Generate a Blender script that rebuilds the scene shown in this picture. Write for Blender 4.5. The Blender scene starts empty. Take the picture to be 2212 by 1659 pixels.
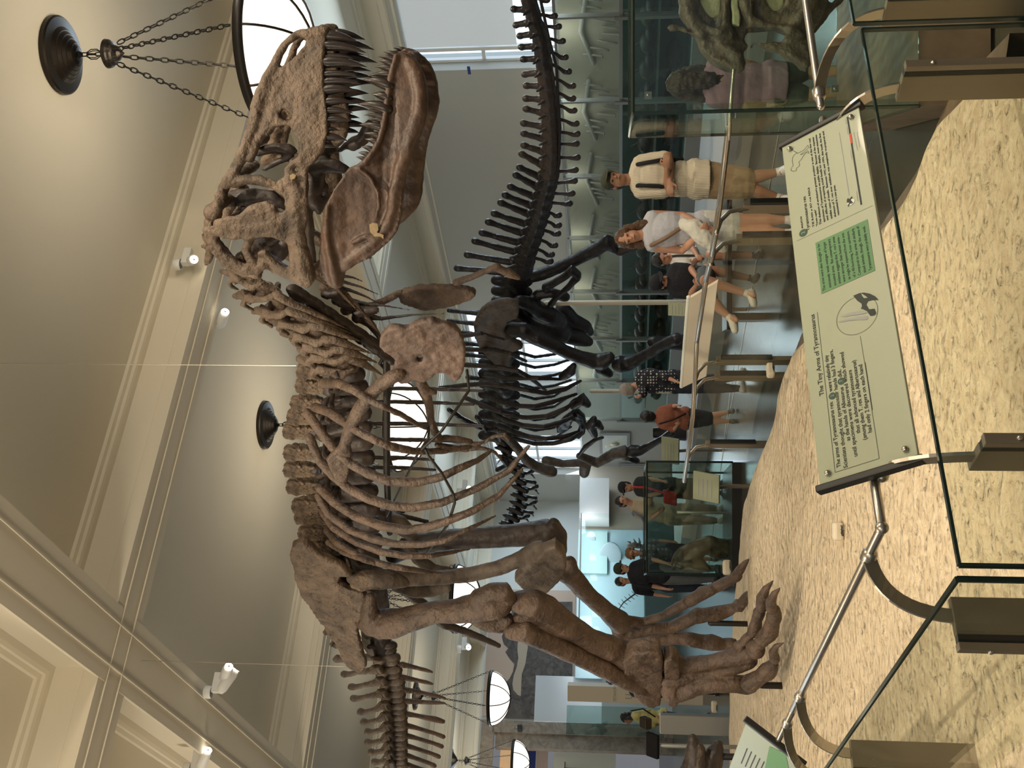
import bpy, math, random
from mathutils import Vector, Matrix, Euler, noise
from mathutils.geometry import tessellate_polygon
random.seed(7)
SC = bpy.context.scene
COL = SC.collection
# ---------------------------------------------------------------- camera
F = 2300.0; IW, IH = 2212.0, 1659.0; EYE = 1.6; TILT = math.radians(5.81)
CT, ST = math.cos(TILT), math.sin(TILT)
cam = bpy.data.cameras.new('camera'); camo = bpy.data.objects.new('camera', cam); COL.objects.link(camo)
cam.sensor_fit = 'HORIZONTAL'; cam.sensor_width = 36.0; cam.lens = 36.0*F/IW; cam.clip_start = .05; cam.clip_end = 400
fwd = Vector((0, CT, ST)); up = Vector((0, -ST, CT)); rt = Vector((1, 0, 0))
# the phone was held on its side: picture x axis points down in the hall, picture y axis points right
mm = Matrix((-up, rt, -fwd)).transposed().to_4x4(); mm.translation = Vector((0, 0, EYE)); camo.matrix_world = mm
SC.camera = camo
# ---------------------------------------------------------------- colour management, world
SC.view_settings.view_transform = 'Standard'; SC.view_settings.look = 'None'
SC.view_settings.gamma = 1; SC.view_settings.use_curve_mapping = False; SC.view_settings.exposure = 0.0
SC.cycles.max_bounces = 5; SC.cycles.diffuse_bounces = 3; SC.cycles.glossy_bounces = 2
SC.cycles.transmission_bounces = 6; SC.cycles.transparent_max_bounces = 12
SC.cycles.caustics_reflective = False; SC.cycles.caustics_refractive = False
SC.cycles.use_denoising = True; SC.cycles.adaptive_threshold = .04; SC.cycles.sample_clamp_indirect = 6.0
W = bpy.data.worlds.new('world'); SC.world = W; W.use_nodes = True
W.node_tree.nodes['Background'].inputs[0].default_value = (0.85, 0.88, 0.95, 1)
W.node_tree.nodes['Background'].inputs[1].default_value = 0.20
# ---------------------------------------------------------------- room frame: a runs right-far, b runs left-far
TH = math.radians(32.5); ca, sa = math.cos(TH), math.sin(TH)
def R(al, be, z=0.0): return Vector((ca*al - sa*be, sa*al + ca*be, z))
AX = Vector((ca, sa, 0)); BX = Vector((-sa, ca, 0)); ZX = Vector((0, 0, 1))
def ray(px, py):
    return rt*(IH/2-py) + up*(IW/2-px) + fwd*F
O = Vector((0, 0, EYE))
def P(px, py, Y): d = ray(px, py); return O + d*(Y/d.y)
def PZ(px, py, z): d = ray(px, py); return O + d*((z-EYE)/d.z)
def PA(px, py, al): d = ray(px, py); return O + d*(al/d.dot(AX))
def PB(px, py, be): d = ray(px, py); return O + d*(be/d.dot(BX))
# ---------------------------------------------------------------- lights
def light(name, kind, loc, energy, color=(1, 1, 1), target=None, **kw):
    l = bpy.data.lights.new(name, kind); l.energy = energy; l.color = color
    for k, v in kw.items(): setattr(l, k, v)
    o = bpy.data.objects.new(name, l); COL.objects.link(o); o.location = loc
    if target is not None: o.rotation_euler = (Vector(target)-Vector(loc)).to_track_quat('-Z', 'Y').to_euler()
    return o
def area(name, loc, target, e, col, sx, sy): return light(name, 'AREA', loc, e, col, target, shape='RECTANGLE', size=sx, size_y=sy)
WARM = (1, .80, .55); WARM2 = (1, .86, .66); DAY = (.70, .86, 1.0)
CEIL = 6.5
# daylight through the windows of the right wall (just inside each pane) and an added bluish light at the hall end
for be, w in ((11.9, 4.0), (24.2, 3.6), (30.4, 2.8)):
    area('window_daylight', R(16.2, be, 4.3), R(8, be, 1.5), 260*w/4, DAY, w, 3.0)
area('hall_end_fill', R(2.0, 33.0, 5.0), R(3.5, 20, .5), 320, (.66, .86, 1), 10, 1.6)
area('rear_fill', R(-6, -1, 4.2), R(3, 8, 2.4), 90, (1, .88, .70), 5, 3)  # added warm fill from behind the visitor, no window modelled
def spotl(loc, tgt, e, deg, col=WARM2, soft=.05): return light('ceiling_spot_beam', 'SPOT', loc, e, col, tgt, spot_size=math.radians(deg), spot_blend=.7, shadow_soft_size=soft)
# spotlights on the beams over the visitor's head, just outside the picture
spotl((-1.6, 3.6, 5.8), (-1.4, 7.0, .3), 560, 80)
spotl((1.6, 3.2, 5.8), (.2, 6.2, .3), 480, 80)
spotl((-2.6, 6.6, 5.9), (.2, 6.6, 3.6), 140, 50)
spotl((3.6, 6.2, 5.9), (1.2, 5.5, 3.4), 95, 44)
spotl((-4.2, 6.6, 5.9), (-2.0, 8.9, 3.0), 100, 50)
spotl((-3.6, 7.2, 5.9), (-2.6, 9.6, .6), 100, 60)
spotl((4.8, 7.6, 5.8), (2.4, 10.2, .8), 420, 70)
spotl((5.2, 12.6, 5.8), (1.0, 13.6, .6), 420, 80)
# ---------------------------------------------------------------- materials
def mat(name, col, rough=.6, metal=0., spec=.5, emit=None, es=0., bump=None, var=None, alpha=None, coat=0.):
    m = bpy.data.materials.new(name); m.use_nodes = True; nt = m.node_tree; b = nt.nodes['Principled BSDF']
    def I(k, v):
        if k in b.inputs: b.inputs[k].default_value = v
    I('Base Color', (*col, 1)); I('Roughness', rough); I('Metallic', metal); I('Specular IOR Level', spec); I('Coat Weight', coat)
    if emit: I('Emission Color', (*emit, 1)); I('Emission Strength', es)
    tc = nt.nodes.new('ShaderNodeTexCoord')
    if var:   # (scale, dark, light, distortion)
        n = nt.nodes.new('ShaderNodeTexNoise'); n.inputs['Scale'].default_value = var[0]; n.inputs['Detail'].default_value = 6
        n.inputs['Roughness'].default_value = .62
        if len(var) > 3: n.inputs['Distortion'].default_value = var[3]
        r = nt.nodes.new('ShaderNodeValToRGB'); r.color_ramp.elements[0].position = .32; r.color_ramp.elements[1].position = .70
        r.color_ramp.elements[0].color = (*var[1], 1); r.color_ramp.elements[1].color = (*var[2], 1)
        nt.links.new(tc.outputs['Object'], n.inputs['Vector']); nt.links.new(n.outputs[0], r.inputs[0]); nt.links.new(r.outputs[0], b.inputs['Base Color'])
    if bump:  # list of (kind, scale, strength, distance)
        prev = None
        for k, s, st, di in bump:
            if k == 'n':
                t = nt.nodes.new('ShaderNodeTexNoise'); t.inputs['Detail'].default_value = 6
            elif k == 'w':
                t = nt.nodes.new('ShaderNodeTexWave'); t.inputs['Distortion'].default_value = 6; t.inputs['Detail'].default_value = 3
            else:
                t = nt.nodes.new('ShaderNodeTexVoronoi'); t.feature = 'SMOOTH_F1' if k == 'v' else 'F1'
            t.inputs['Scale'].default_value = s
            nt.links.new(tc.outputs['Object'], t.inputs['Vector'])
            bn = nt.nodes.new('ShaderNodeBump'); bn.inputs['Strength'].default_value = st; bn.inputs['Distance'].default_value = di
            nt.links.new(t.outputs[0], bn.inputs['Height'])
            if prev: nt.links.new(prev.outputs[0], bn.inputs['Normal'])
            prev = bn
        nt.links.new(prev.outputs[0], b.inputs['Normal'])
    return m
def glass_mat(name, tint, refl=.04, tomax=.45, gcol=(1, 1, 1), body=0., bcol=(.3, .4, .36)):
    m = bpy.data.materials.new(name); m.use_nodes = True; nt = m.node_tree; nt.nodes.clear()
    o = nt.nodes.new('ShaderNodeOutputMaterial'); t = nt.nodes.new('ShaderNodeBsdfTransparent'); t.inputs[0].default_value = (*tint, 1)
    g = nt.nodes.new('ShaderNodeBsdfGlossy'); g.inputs['Roughness'].default_value = .02; g.inputs[0].default_value = (*gcol, 1)
    f = nt.nodes.new('ShaderNodeLayerWeight'); f.inputs[0].default_value = .5
    mp = nt.nodes.new('ShaderNodeMapRange'); mp.inputs['To Min'].default_value = refl; mp.inputs['To Max'].default_value = tomax
    pw = nt.nodes.new('ShaderNodeMath'); pw.operation = 'POWER'; pw.inputs[1].default_value = 4
    mx = nt.nodes.new('ShaderNodeMixShader')
    nt.links.new(f.outputs['Facing'], pw.inputs[0]); nt.links.new(pw.outputs[0], mp.inputs['Value']); nt.links.new(mp.outputs[0], mx.inputs[0])
    base = t
    if body > 0:
        d = nt.nodes.new('ShaderNodeBsdfDiffuse'); d.inputs[0].default_value = (*bcol, 1)
        mb = nt.nodes.new('ShaderNodeMixShader'); mb.inputs[0].default_value = body
        nt.links.new(t.outputs[0], mb.inputs[1]); nt.links.new(d.outputs[0], mb.inputs[2]); base = mb
    nt.links.new(base.outputs[0], mx.inputs[1]); nt.links.new(g.outputs[0], mx.inputs[2]); nt.links.new(mx.outputs[0], o.inputs[0])
    return m
M = {}
M['ceil'] = mat('ceiling_paint', (.76, .70, .57), .75)
M['panel'] = mat('coffer_paint', (.74, .69, .57), .8)
M['wallp'] = mat('wall_paint', (.52, .51, .47), .8)
M['white'] = mat('white_paint', (.80, .80, .78), .5)
M['cream'] = mat('cream_paint', (.70, .62, .48), .6)
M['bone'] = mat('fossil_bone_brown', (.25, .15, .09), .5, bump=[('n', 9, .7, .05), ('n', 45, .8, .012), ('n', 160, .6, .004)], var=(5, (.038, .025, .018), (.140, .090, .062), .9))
M['bonel'] = mat('fossil_bone_tan', (.35, .22, .13), .55, bump=[('n', 8, .8, .05), ('n', 40, .9, .014), ('n', 150, .6, .004)], var=(5, (.055, .037, .025), (.205, .142, .096), 1.))
M['boneg'] = mat('fossil_bone_grey', (.2, .16, .13), .6, bump=[('n', 8, .6, .03), ('n', 50, .6, .007)], var=(6, (.055, .042, .034), (.17, .13, .10), .8))
M['rough'] = mat('weathered_bone', (.2, .13, .09), .85, bump=[('n', 14, 1., .05), ('n', 50, 1., .015)], var=(9, (.06, .042, .03), (.26, .185, .125), 1.))
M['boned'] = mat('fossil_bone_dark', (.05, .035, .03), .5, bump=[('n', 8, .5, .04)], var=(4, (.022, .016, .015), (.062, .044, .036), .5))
M['bonek'] = mat('fossil_bone_black', (.016, .013, .014), .4, bump=[('n', 6, .5, .05)], var=(3, (.008, .007, .009), (.032, .026, .026), .5))
M['tooth'] = mat('fossil_tooth', (.05, .035, .028), .3, bump=[('n', 30, .3, .005)], var=(12, (.012, .009, .008), (.045, .032, .026), .4))
M['plaster'] = mat('filler_plaster', (.36, .33, .20), .8, bump=[('n', 40, .5, .01)])
M['iron'] = mat('black_iron', (.020, .017, .015), .5, .3)
M['bronze'] = mat('dark_bronze', (.035, .028, .022), .35, .7)
M['steel'] = mat('brushed_steel', (.52, .48, .42), .32, .95, bump=[('n', 90, .08, .002)])
M['postp'] = mat('post_metal', (.27, .225, .165), .42, .6)
M['black'] = mat('black_rubber', (.012, .012, .012), .4)
M['sand'] = mat('textured_sand', (.6, .47, .3), .95, bump=[('v', 19, 1., .05), ('n', 11, .9, .06), ('n', 60, .6, .012)], var=(14, (.56, .44, .29), (.76, .64, .46), .8))
M['kerb'] = mat('dark_wood_kerb', (.13, .085, .05), .6, bump=[('w', 4, .2, .01)], var=(3, (.08, .055, .035), (.2, .14, .09)))
M['glass'] = glass_mat('green_tinted_glass', (.935, .955, .915), .035)
M['glassd'] = glass_mat('dark_case_glass', (.86, .92, .885), .035, .25)
M['glassf'] = glass_mat('frosted_case_glass', (.90, .925, .89), .02, .12, body=.12, bcol=(.55, .58, .52))
M['gedge'] = mat('glass_edge', (.01, .022, .018), .15, 0, .8)
M['teal'] = mat('case_teal', (.045, .085, .078), .6)
M['sign'] = mat('sign_panel_green', (.34, .375, .26), .35, coat=.2)
M['signg'] = mat('sign_text_block_green', (.10, .26, .10), .5)
M['ink'] = mat('print_black', (.02, .03, .025), .6)
M['inkg'] = mat('print_dark_green', (.01, .06, .035), .5)
M['red'] = mat('print_red', (.6, .05, .02), .5)
M['paper'] = mat('printed_paper', (.80, .82, .74), .6)
M['grey'] = mat('grey_metal', (.30, .30, .28), .4, .5)
M['greyp'] = mat('grey_paint', (.35, .36, .35), .6)
M['marble'] = mat('brown_marble', (.25, .2, .15), .35, var=(3, (.15, .12, .09), (.34, .28, .22), 1.5))
# ---------------------------------------------------------------- mesh builder
def basis(d):
    d = d.normalized(); h = Vector((0, 0, 1)) if abs(d.z) < .95 else Vector((1, 0, 0))
    u = d.cross(h).normalized(); return u, d.cross(u).normalized()
class MB:
    def __init__(s): s.v = []; s.f = []
    def add(s, v, f):
        n = len(s.v); s.v += [tuple(x) for x in v]; s.f += [[i+n for i in q] for q in f]; return s
    def box(s, c, x, y, z):     # centre and three half-axis vectors
        vs = [c+x*i+y*j+z*k for i in (-1, 1) for j in (-1, 1) for k in (-1, 1)]
        fs = [[0, 1, 3, 2], [4, 6, 7, 5], [0, 4, 5, 1], [2, 3, 7, 6], [0, 2, 6, 4], [1, 5, 7, 3]]
        if x.cross(y).dot(z) < 0: fs = [q[::-1] for q in fs]
        return s.add(vs, fs)
    def rbox(s, a0, a1, b0, b1, z0, z1):      # box in the room frame
        return s.box(R((a0+a1)/2, (b0+b1)/2, (z0+z1)/2), AX*abs(a1-a0)/2, BX*abs(b1-b0)/2, ZX*abs(z1-z0)/2)
    def wbox(s, x0, x1, y0, y1, z0, z1):
        return s.box(Vector(((x0+x1)/2, (y0+y1)/2, (z0+z1)/2)), Vector((abs(x1-x0)/2, 0, 0)), Vector((0, abs(y1-y0)/2, 0)), Vector((0, 0, abs(z1-z0)/2)))
    def quad(s, a, b, c, d): return s.add([a, b, c, d], [[0, 1, 2, 3]])
    def tube(s, pts, rad, n=10, caps=True):
        pts = [Vector(p) for p in pts]
        if not isinstance(rad, (list, tuple)): rad = [rad]*len(pts)
        k = len(pts); rings = []; u = None
        T = [((pts[min(i+1, k-1)]-pts[max(i-1, 0)])).normalized() for i in range(k)]
        seq = []
        if caps:
            for q in (math.cos(math.radians(80)), math.cos(math.radians(45))): seq.append((pts[0]-T[0]*rad[0]*math.sqrt(1-q*q), T[0], rad[0]*q))
        for i in range(k): seq.append((pts[i], T[i], rad[i]))
        if caps:
            for q in (math.cos(math.radians(45)), math.cos(math.radians(80))): seq.append((pts[-1]+T[-1]*rad[-1]*math.sqrt(1-q*q), T[-1], rad[-1]*q))
        vs = []
        for p, t, r in seq:
            if u is None: u = basis(t)[0]
            u = (u - t*u.dot(t)); u = u.normalized() if u.length > 1e-6 else basis(t)[0]
            w = t.cross(u)
            vs += [p+(u*math.cos(2*math.pi*j/n)+w*math.sin(2*math.pi*j/n))*r for j in range(n)]
        fs = []
        for i in range(len(seq)-1):
            for j in range(n):
                a = i*n+j; b = i*n+(j+1) % n; fs.append([a, b, b+n, a+n])
        fs.append(list(range(n))[::-1]); m = (len(seq)-1)*n; fs.append([m+j for j in range(n)])
        return s.add(vs, fs)
    def ell(s, c, rx, ry, rz, n=12, m=8, rot=None):
        vs = []; fs = []
        for i in range(m+1):
            t = math.pi*i/m
            for j in range(n):
                p = 2*math.pi*j/n; v = Vector((rx*math.sin(t)*math.cos(p), ry*math.sin(t)*math.sin(p), rz*math.cos(t)))
                if i in (0, m): v = Vector((rx*.03*math.cos(p), ry*.03*math.sin(p), rz*math.cos(t)))
                if rot: v = rot @ v
                vs.append(Vector(c)+v)
        for i in range(m):
            for j in range(n): fs.append([i*n+j, (i+1)*n+j, (i+1)*n+(j+1) % n, i*n+(j+1) % n])
        fs.append(list(range(n))); fs.append([m*n+j for j in range(n)][::-1])
        return s.add(vs, fs)
    def plate(s, outer, nrm, th, holes=()):     # closed slab: outline points (world), thickness vector both ways
        loops = [[Vector(p) for p in outer]]+[[Vector(p) for p in h] for h in holes]
        tris = tessellate_polygon(loops); flat = [p for l in loops for p in l]; n = len(flat)
        off = [nrm*th]*n if not callable(th) else [nrm*th(p) for p in flat]
        vs = [p+o for p, o in zip(flat, off)]+[p-o for p, o in zip(flat, off)]
        fs = []
        for t in tris:
            a, b, c = t; N = (flat[b]-flat[a]).cross(flat[c]-flat[a])
            if N.dot(nrm) < 0: b, c = c, b
            fs.append([a, b, c]); fs.append([a+n, c+n, b+n])
        i0 = 0
        for l in loops:
            k = len(l); ar = sum(((l[i]-l[0]).cross(l[(i+1) % k]-l[0]).dot(nrm)) for i in range(k))
            if l is not loops[0]: ar = -ar
            for i in range(k):
                a = i0+i; b = i0+(i+1) % k
                fs.append([a, a+n, b+n, b] if ar > 0 else [a, b, b+n, a+n])
            i0 += k
        return s.add(vs, fs)
    def lathe(s, c, prof, n=32, ax=None):       # prof: (radius, height) from bottom up, about z
        vs = []; fs = []
        for r, h in prof:
            for j in range(n):
                p = 2*math.pi*j/n; vs.append(Vector(c)+Vector((r*math.cos(p), r*math.sin(p), h)))
        for i in range(len(prof)-1):
            for j in range(n): fs.append([i*n+j, i*n+(j+1) % n, (i+1)*n+(j+1) % n, (i+1)*n+j])
        return s.add(vs, fs)
    def build(s, name, m, parent=None, smooth=False, remesh=0, sm=4, disp=None, bevel=0, recenter=True):
        me = bpy.data.meshes.new(name)
        org = Vector((0, 0, 0)); pw = parent.matrix_world.translation if parent else Vector((0, 0, 0))
        if recenter and s.v:
            n = len(s.v); lo = Vector([min(v[i] for v in s.v) for i in range(3)]); hi = Vector([max(v[i] for v in s.v) for i in range(3)])
            org = (lo+hi)/2; org.z = lo.z if not parent else org.z
        me.from_pydata([tuple(Vector(v)-org) for v in s.v], [], s.f); me.update()
        o = bpy.data.objects.new(name, me); COL.objects.link(o)
        if remesh:
            md = o.modifiers.new('r', 'REMESH'); md.mode = 'VOXEL'; md.voxel_size = remesh
            if sm: q = o.modifiers.new('s', 'SMOOTH'); q.iterations = sm; q.factor = .6
            if disp:
                tx = TEX(disp[0]); q = o.modifiers.new('d', 'DISPLACE'); q.texture = tx; q.strength = disp[1]; q.mid_level = .5; q.texture_coords = 'LOCAL'
            dg = bpy.context.evaluated_depsgraph_get(); me2 = bpy.data.meshes.new_from_object(o.evaluated_get(dg)); o.modifiers.clear(); o.data = me2; me2.name = name; me = me2
            smooth = True
        if bevel:
            q = o.modifiers.new('b', 'BEVEL'); q.width = bevel; q.segments = 2; q.limit_method = 'ANGLE'
        me.materials.clear(); me.materials.append(m)
        if smooth: me.polygons.foreach_set('use_smooth', [True]*len(me.polygons))
        if parent:
            o.parent = parent; o.location = org - PW(parent)
        else: o.location = org
        return o
def PW(o):
    p = Vector(o.location)
    while o.parent: o = o.parent; p += Vector(o.location)
    return p
_tex = {}
def TEX(scale):
    if scale not in _tex:
        t = bpy.data.textures.new('bone_noise', 'CLOUDS'); t.noise_scale = scale; t.noise_depth = 3; _tex[scale] = t
    return _tex[scale]
def thing(name, label, cat, loc=(0, 0, 0), group=None):
    o = bpy.data.objects.new(name, None); o.empty_display_size = .1; COL.objects.link(o); o.location = loc
    o['label'] = label; o['category'] = cat
    if group: o['group'] = group
    return o
def tag(o, label, cat, group=None):
    o['label'] = label; o['category'] = cat
    if group: o['group'] = group
    return o
def struct(o): o['kind'] = 'structure'; return o
# crop transform: coordinates read off an enlarged view of the photograph, put at a real distance
class Crop:
    def __init__(s, ox, oy, k, proj): s.ox, s.oy, s.k, s.proj = ox, oy, k, proj
    def w(s, x, y, d=0): return s.proj(s.ox+x/s.k, s.oy+y/s.k, d)
    def r(s, p, r): return r/s.k*p.y/F
def shape(mb, C, items):
    """items: list of (x,y,d,r) chains, ('e',x,y,d,rw,rd,rh) ellipsoids, ('p',outline,d,thick,holes)"""
    for it in items:
        if it[0] == 'e':
            p = C.w(it[1], it[2], it[3]); q = 1/C.k*p.y/F
            mb.ell(p, it[4]*q, it[5]*q, it[6]*q, 14, 10)
        elif it[0] == 'p':
            o = [C.w(x, y, it[2]) for x, y in it[1]]; hs = [[C.w(x, y, it[2]) for x, y in h] for h in (it[4] if len(it) > 4 else [])]
            n = (o[1]-o[0]).cross(o[2]-o[0]); c = sum(o, Vector())/len(o)
            n = Vector((0, -1, 0)) if not hasattr(C, 'n') else C.n
            mb.plate(o, n, it[3], hs)
        else:
            ps = [C.w(q[0], q[1], q[2]) for q in it]; mb.tube(ps, [max(.0015, C.r(p, q[3])) for p, q in zip(ps, it)], 10)
    return mb
def text(name, s, size, origin, ux, uy, m, parent, align='LEFT', ext=.0006, squash=1.0):
    cu = bpy.data.curves.new(name, 'FONT'); cu.body = s; cu.size = size; cu.extrude = ext; cu.align_x = align; cu.resolution_u = 2
    o = bpy.data.objects.new(name, cu); COL.objects.link(o)
    dg = bpy.context.evaluated_depsgraph_get(); me = bpy.data.meshes.new_from_object(o.evaluated_get(dg)); bpy.data.objects.remove(o)
    n = ux.cross(uy); mt = Matrix((ux*squash, uy, n)).transposed().to_4x4()
    me.transform(mt); me.materials.clear(); me.materials.append(m)
    ob = bpy.data.objects.new(name, me); COL.objects.link(ob)
    if parent: ob.parent = parent; ob.location = origin - PW(parent)
    else: ob.location = origin
    return ob
# ================================================================ the room
NX = 6.42
BB = [8.80-NX*2, 8.80-NX, 8.80, 8.80+NX, 8.80+2*NX, 8.80+3*NX]          # beams running along a
BA = [2.84, 11.5]                                                        # beams running along b
ZS = 5.96
WR, WB = 16.5, 33.5
struct(MB().rbox(-14, 17, -10, 46, -.2, 0).build('floor', None or mat('stone_floor', (.06, .065, .045), .24, spec=.22, bump=[('n', 3, .05, .01)], var=(1.2, (.034, .034, .024), (.060, .056, .040))), None))
struct(MB().rbox(-14, 17, -10, 34, CEIL, CEIL+.2).build('ceiling', M['panel']))
def profile_run(mb, p0, p1, inward, prof):
    """sweep a moulding profile [(out, down)] along p0->p1; out along inward, down from CEIL"""
    a = [p0+inward*o+ZX*(CEIL-p0.z-d) for o, d in prof]; b = [p1+inward*o+ZX*(CEIL-p1.z-d) for o, d in prof]
    n = len(prof); mb.add(a+b, [[i, i+1, n+i+1, n+i] for i in range(n-1)])
D = CEIL-ZS
PROF = [(.20, 0), (.19, .03), (.15, .04), (.145, .07), (.11, .08), (.05, .085), (.045, D-.20), (.06, D-.19), (.065, D-.15), (.085, D-.145), (.09, D-.09), (.12, D-.08), (.125, D-.04), (.15, D-.035), (.155, D), (0, D)]
PROF[-1] = (0, D); PROFB = [(o, d+(.006 if d > D-.01 else 0)) for o, d in PROF]
PW_ = [(.42, .0), (.40, .03), (.33, .05), (.32, .08), (.08, .10), (.08, D-.16), (.05, D-.14), (.045, D-.04), (.01, D), (0, D)]
hw = .12
k = 0
al_sp = [(-14, BA[0]-.17), (BA[0]+.17, BA[1]-.17), (BA[1]+.17, WR)]
be_sp = [(-10, BB[0]-hw)]+[(BB[i]+hw, BB[i+1]-hw) for i in range(5)]+[(BB[5]+hw, WB)]
for i, be in enumerate(BB):
    if be > WB: continue
    mb = MB().rbox(-14, WR, be-hw, be+hw, ZS, CEIL)
    for a0, a1 in al_sp:
        profile_run(mb, R(a0, be-hw, CEIL), R(a1, be-hw, CEIL), -BX, PROF)
        profile_run(mb, R(a1, be+hw, CEIL), R(a0, be+hw, CEIL), BX, PROF)
    for q in (-1, 1): mb.rbox(-14, WR, be+q*(hw+.01)-.006, be+q*(hw+.01)+.006, ZS-.012, ZS+.01)
    k += 1; struct(mb.build('trim_%d' % k, M['ceil']))
for al in BA:
    mb = MB().rbox(al-.17, al+.17, -10, WB, ZS-.004, CEIL)
    for b0, b1 in be_sp:
        profile_run(mb, R(al-.17, b1, CEIL), R(al-.17, b0, CEIL), -AX, PROFB)
        profile_run(mb, R(al+.17, b0, CEIL), R(al+.17, b1, CEIL), AX, PROFB)
    for q in (-1, 1): mb.rbox(al+q*.18-.006, al+q*.18+.006, -10, WB, ZS-.018, ZS+.01)
    k += 1; struct(mb.build('trim_%d' % k, M['ceil']))
mb = MB()
profile_run(mb, R(WR, 34, CEIL), R(WR, -10, CEIL), -AX, [(o, d) for o, d in PW_])
mb.rbox(WR-.06, WR, -10, 34, ZS-.14, ZS-.10)
k += 1; struct(mb.build('trim_%d' % k, M['ceil']))
mb = MB(); profile_run(mb, R(-14, WB, CEIL), R(WR, WB, CEIL), -BX, PW_)
k += 1; struct(mb.build('trim_%d' % k, M['ceil']))
# right wall with window openings
WIN = [(9.7, 14.3), (22.3, 26.0), (28.9, 31.5)]; WZ0, WZ1 = 2.8, 5.78
mb = MB(); mb.rbox(WR, WR+.5, -10, 34, -.2, WZ0); mb.rbox(WR, WR+.5, -10, 34, WZ1, CEIL)
e = -10
for b0, b1 in WIN: mb.rbox(WR, WR+.5, e, b0, WZ0, WZ1); e = b1
mb.rbox(WR, WR+.5, e, 34, WZ0, WZ1)
struct(mb.build('wall_right', M['wallp']))
sky = mat('bright_sky_beyond', (.5, .55, .6), .9, emit=(.72, .85, 1.0), es=1.9)
blind = mat('roller_blind', (.35, .34, .30), .9, emit=(.72, .80, .84), es=.42)  # emission stands in for daylight coming through the cloth
for n, (b0, b1) in enumerate(WIN):
    w = struct(MB().rbox(WR+.30, WR+.34, b0, b1, WZ0, WZ1).build('window_%d' % (n+1), glass_mat('window_glass', (.95, .98, 1))))
    f = MB()
    for z in (WZ0+.04, (WZ0+WZ1)/2, WZ1-.04): f.rbox(WR+.22, WR+.30, b0, b1, z-.035, z+.035)
    for q in range(5):
        b = b0+.04+(b1-b0-.08)*q/4; f.rbox(WR+.22, WR+.30, b-.03, b+.03, WZ0, WZ1)
    f.build('window_frame', M['white'], w)
    if n == 0:
        g = MB().rbox(WR+.12, WR+.13, b0+.3, b1-.48, 3.6, WZ1-.02).build('roller_blind', blind, w)
        s = MB()
        for q in range(26): s.rbox(WR+.14, WR+.16, b0+.5, b1-.6, 3.65+q*.075, 3.675+q*.075)
        s.build('venetian_slat', mat('pale_slat', (.5, .55, .6), .7, emit=(.75, .87, .98), es=.55), w)['kind'] = 'stuff'  # slats glow by themselves in place of window light
        MB().rbox(WR+.1, WR+.2, b1-.46, b1-.38, WZ0, WZ1).build('jamb', M['white'], w)
o = MB().rbox(WR+2.5, WR+2.6, 4, 40, -1, 9).build('sky_panel', sky); tag(o, 'glowing panel for the sky beyond the tall windows', 'sky backdrop')  # added emissive panel standing for the bright sky outside
# back wall with doorway on the left
DA0, DA1 = 3.4, 6.6   # doorway span along a (measured below)
pL = PB(1100, 1625, WB); pR_ = PB(1100, 1583, WB); DA1 = pR_.dot(AX); DA0 = DA1-4.2
DZ = PB(1062, 1620, WB).z
mb = MB(); mb.rbox(-14, DA0, WB, WB+.4, -.2, CEIL); mb.rbox(DA1, WR+.5, WB, WB+.4, -.2, CEIL); mb.rbox(DA0, DA1, WB, WB+.4, DZ, CEIL)
struct(mb.build('wall_back', mat('back_wall_paint', (.58, .60, .58), .8)))
mb = MB(); mb.rbox(DA0-.1, DA1+.35, WB-.12, WB, DZ-.05, DZ+.35); mb.rbox(DA1-.02, DA1+.35, WB-.12, WB, 0, DZ); mb.rbox(DA0-.3, DA0, WB-.12, WB, 0, DZ)
mb.rbox(DA1-.45, DA1-.02, WB-.02, WB+.3, 0, DZ-.1)
struct(mb.build('door_1', M['marble']))
# room beyond the doorway
mb = MB().rbox(-14, 8, 43, 43.2, 0, 6.5); struct(mb.build('wall_beyond', M['cream']))

brass = mat('brass_strip', (.30, .24, .13), .4, .6)
for j_, (l, wd) in enumerate((([(1684, 274), (1666, 370), (1612, 654), (1602, 747)], .02), ([(1570, 905), (1558, 1000)], .03))):
    mb = MB(); pts = [PZ(x, y, .004) for x, y in l]; d = (pts[-1]-pts[0]).normalized(); n = Vector((-d.y, d.x, 0))*wd
    a, b = pts[0]-d*1.5, pts[-1]+d*4; k += 1; struct(MB().add([a-n, b-n, b+n, a+n], [[0, 1, 2, 3]]).build('trim_%d' % k, brass))

tag(MB().box(PA(1013, 152, WR-.004), AX*.002, BX*.10, ZX*.03).build('blue_tape', mat('blue_tape', (.02, .06, .25), .6)), 'small strip of blue tape on the wall beside the right hand window', 'tape')
q = PB(1123, 1573, WB-.2); t = thing('security_camera', 'small dark camera on the end wall above the marble doorway frame', 'camera', q)
MB().box(q, AX*.08, BX*.12, ZX*.07).build('camera_body', M['black'], t, bevel=.01); MB().box(q+BX*.14+ZX*.1, AX*.05, BX*.06, ZX*.12).build('bracket', M['white'], t)
light('doorway_fill', 'POINT', R(4.5, 34.6, 4.6), 120, WARM2, shadow_soft_size=.3)  # added warm light to brighten the doorway boards, no lamp modelled
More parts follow.
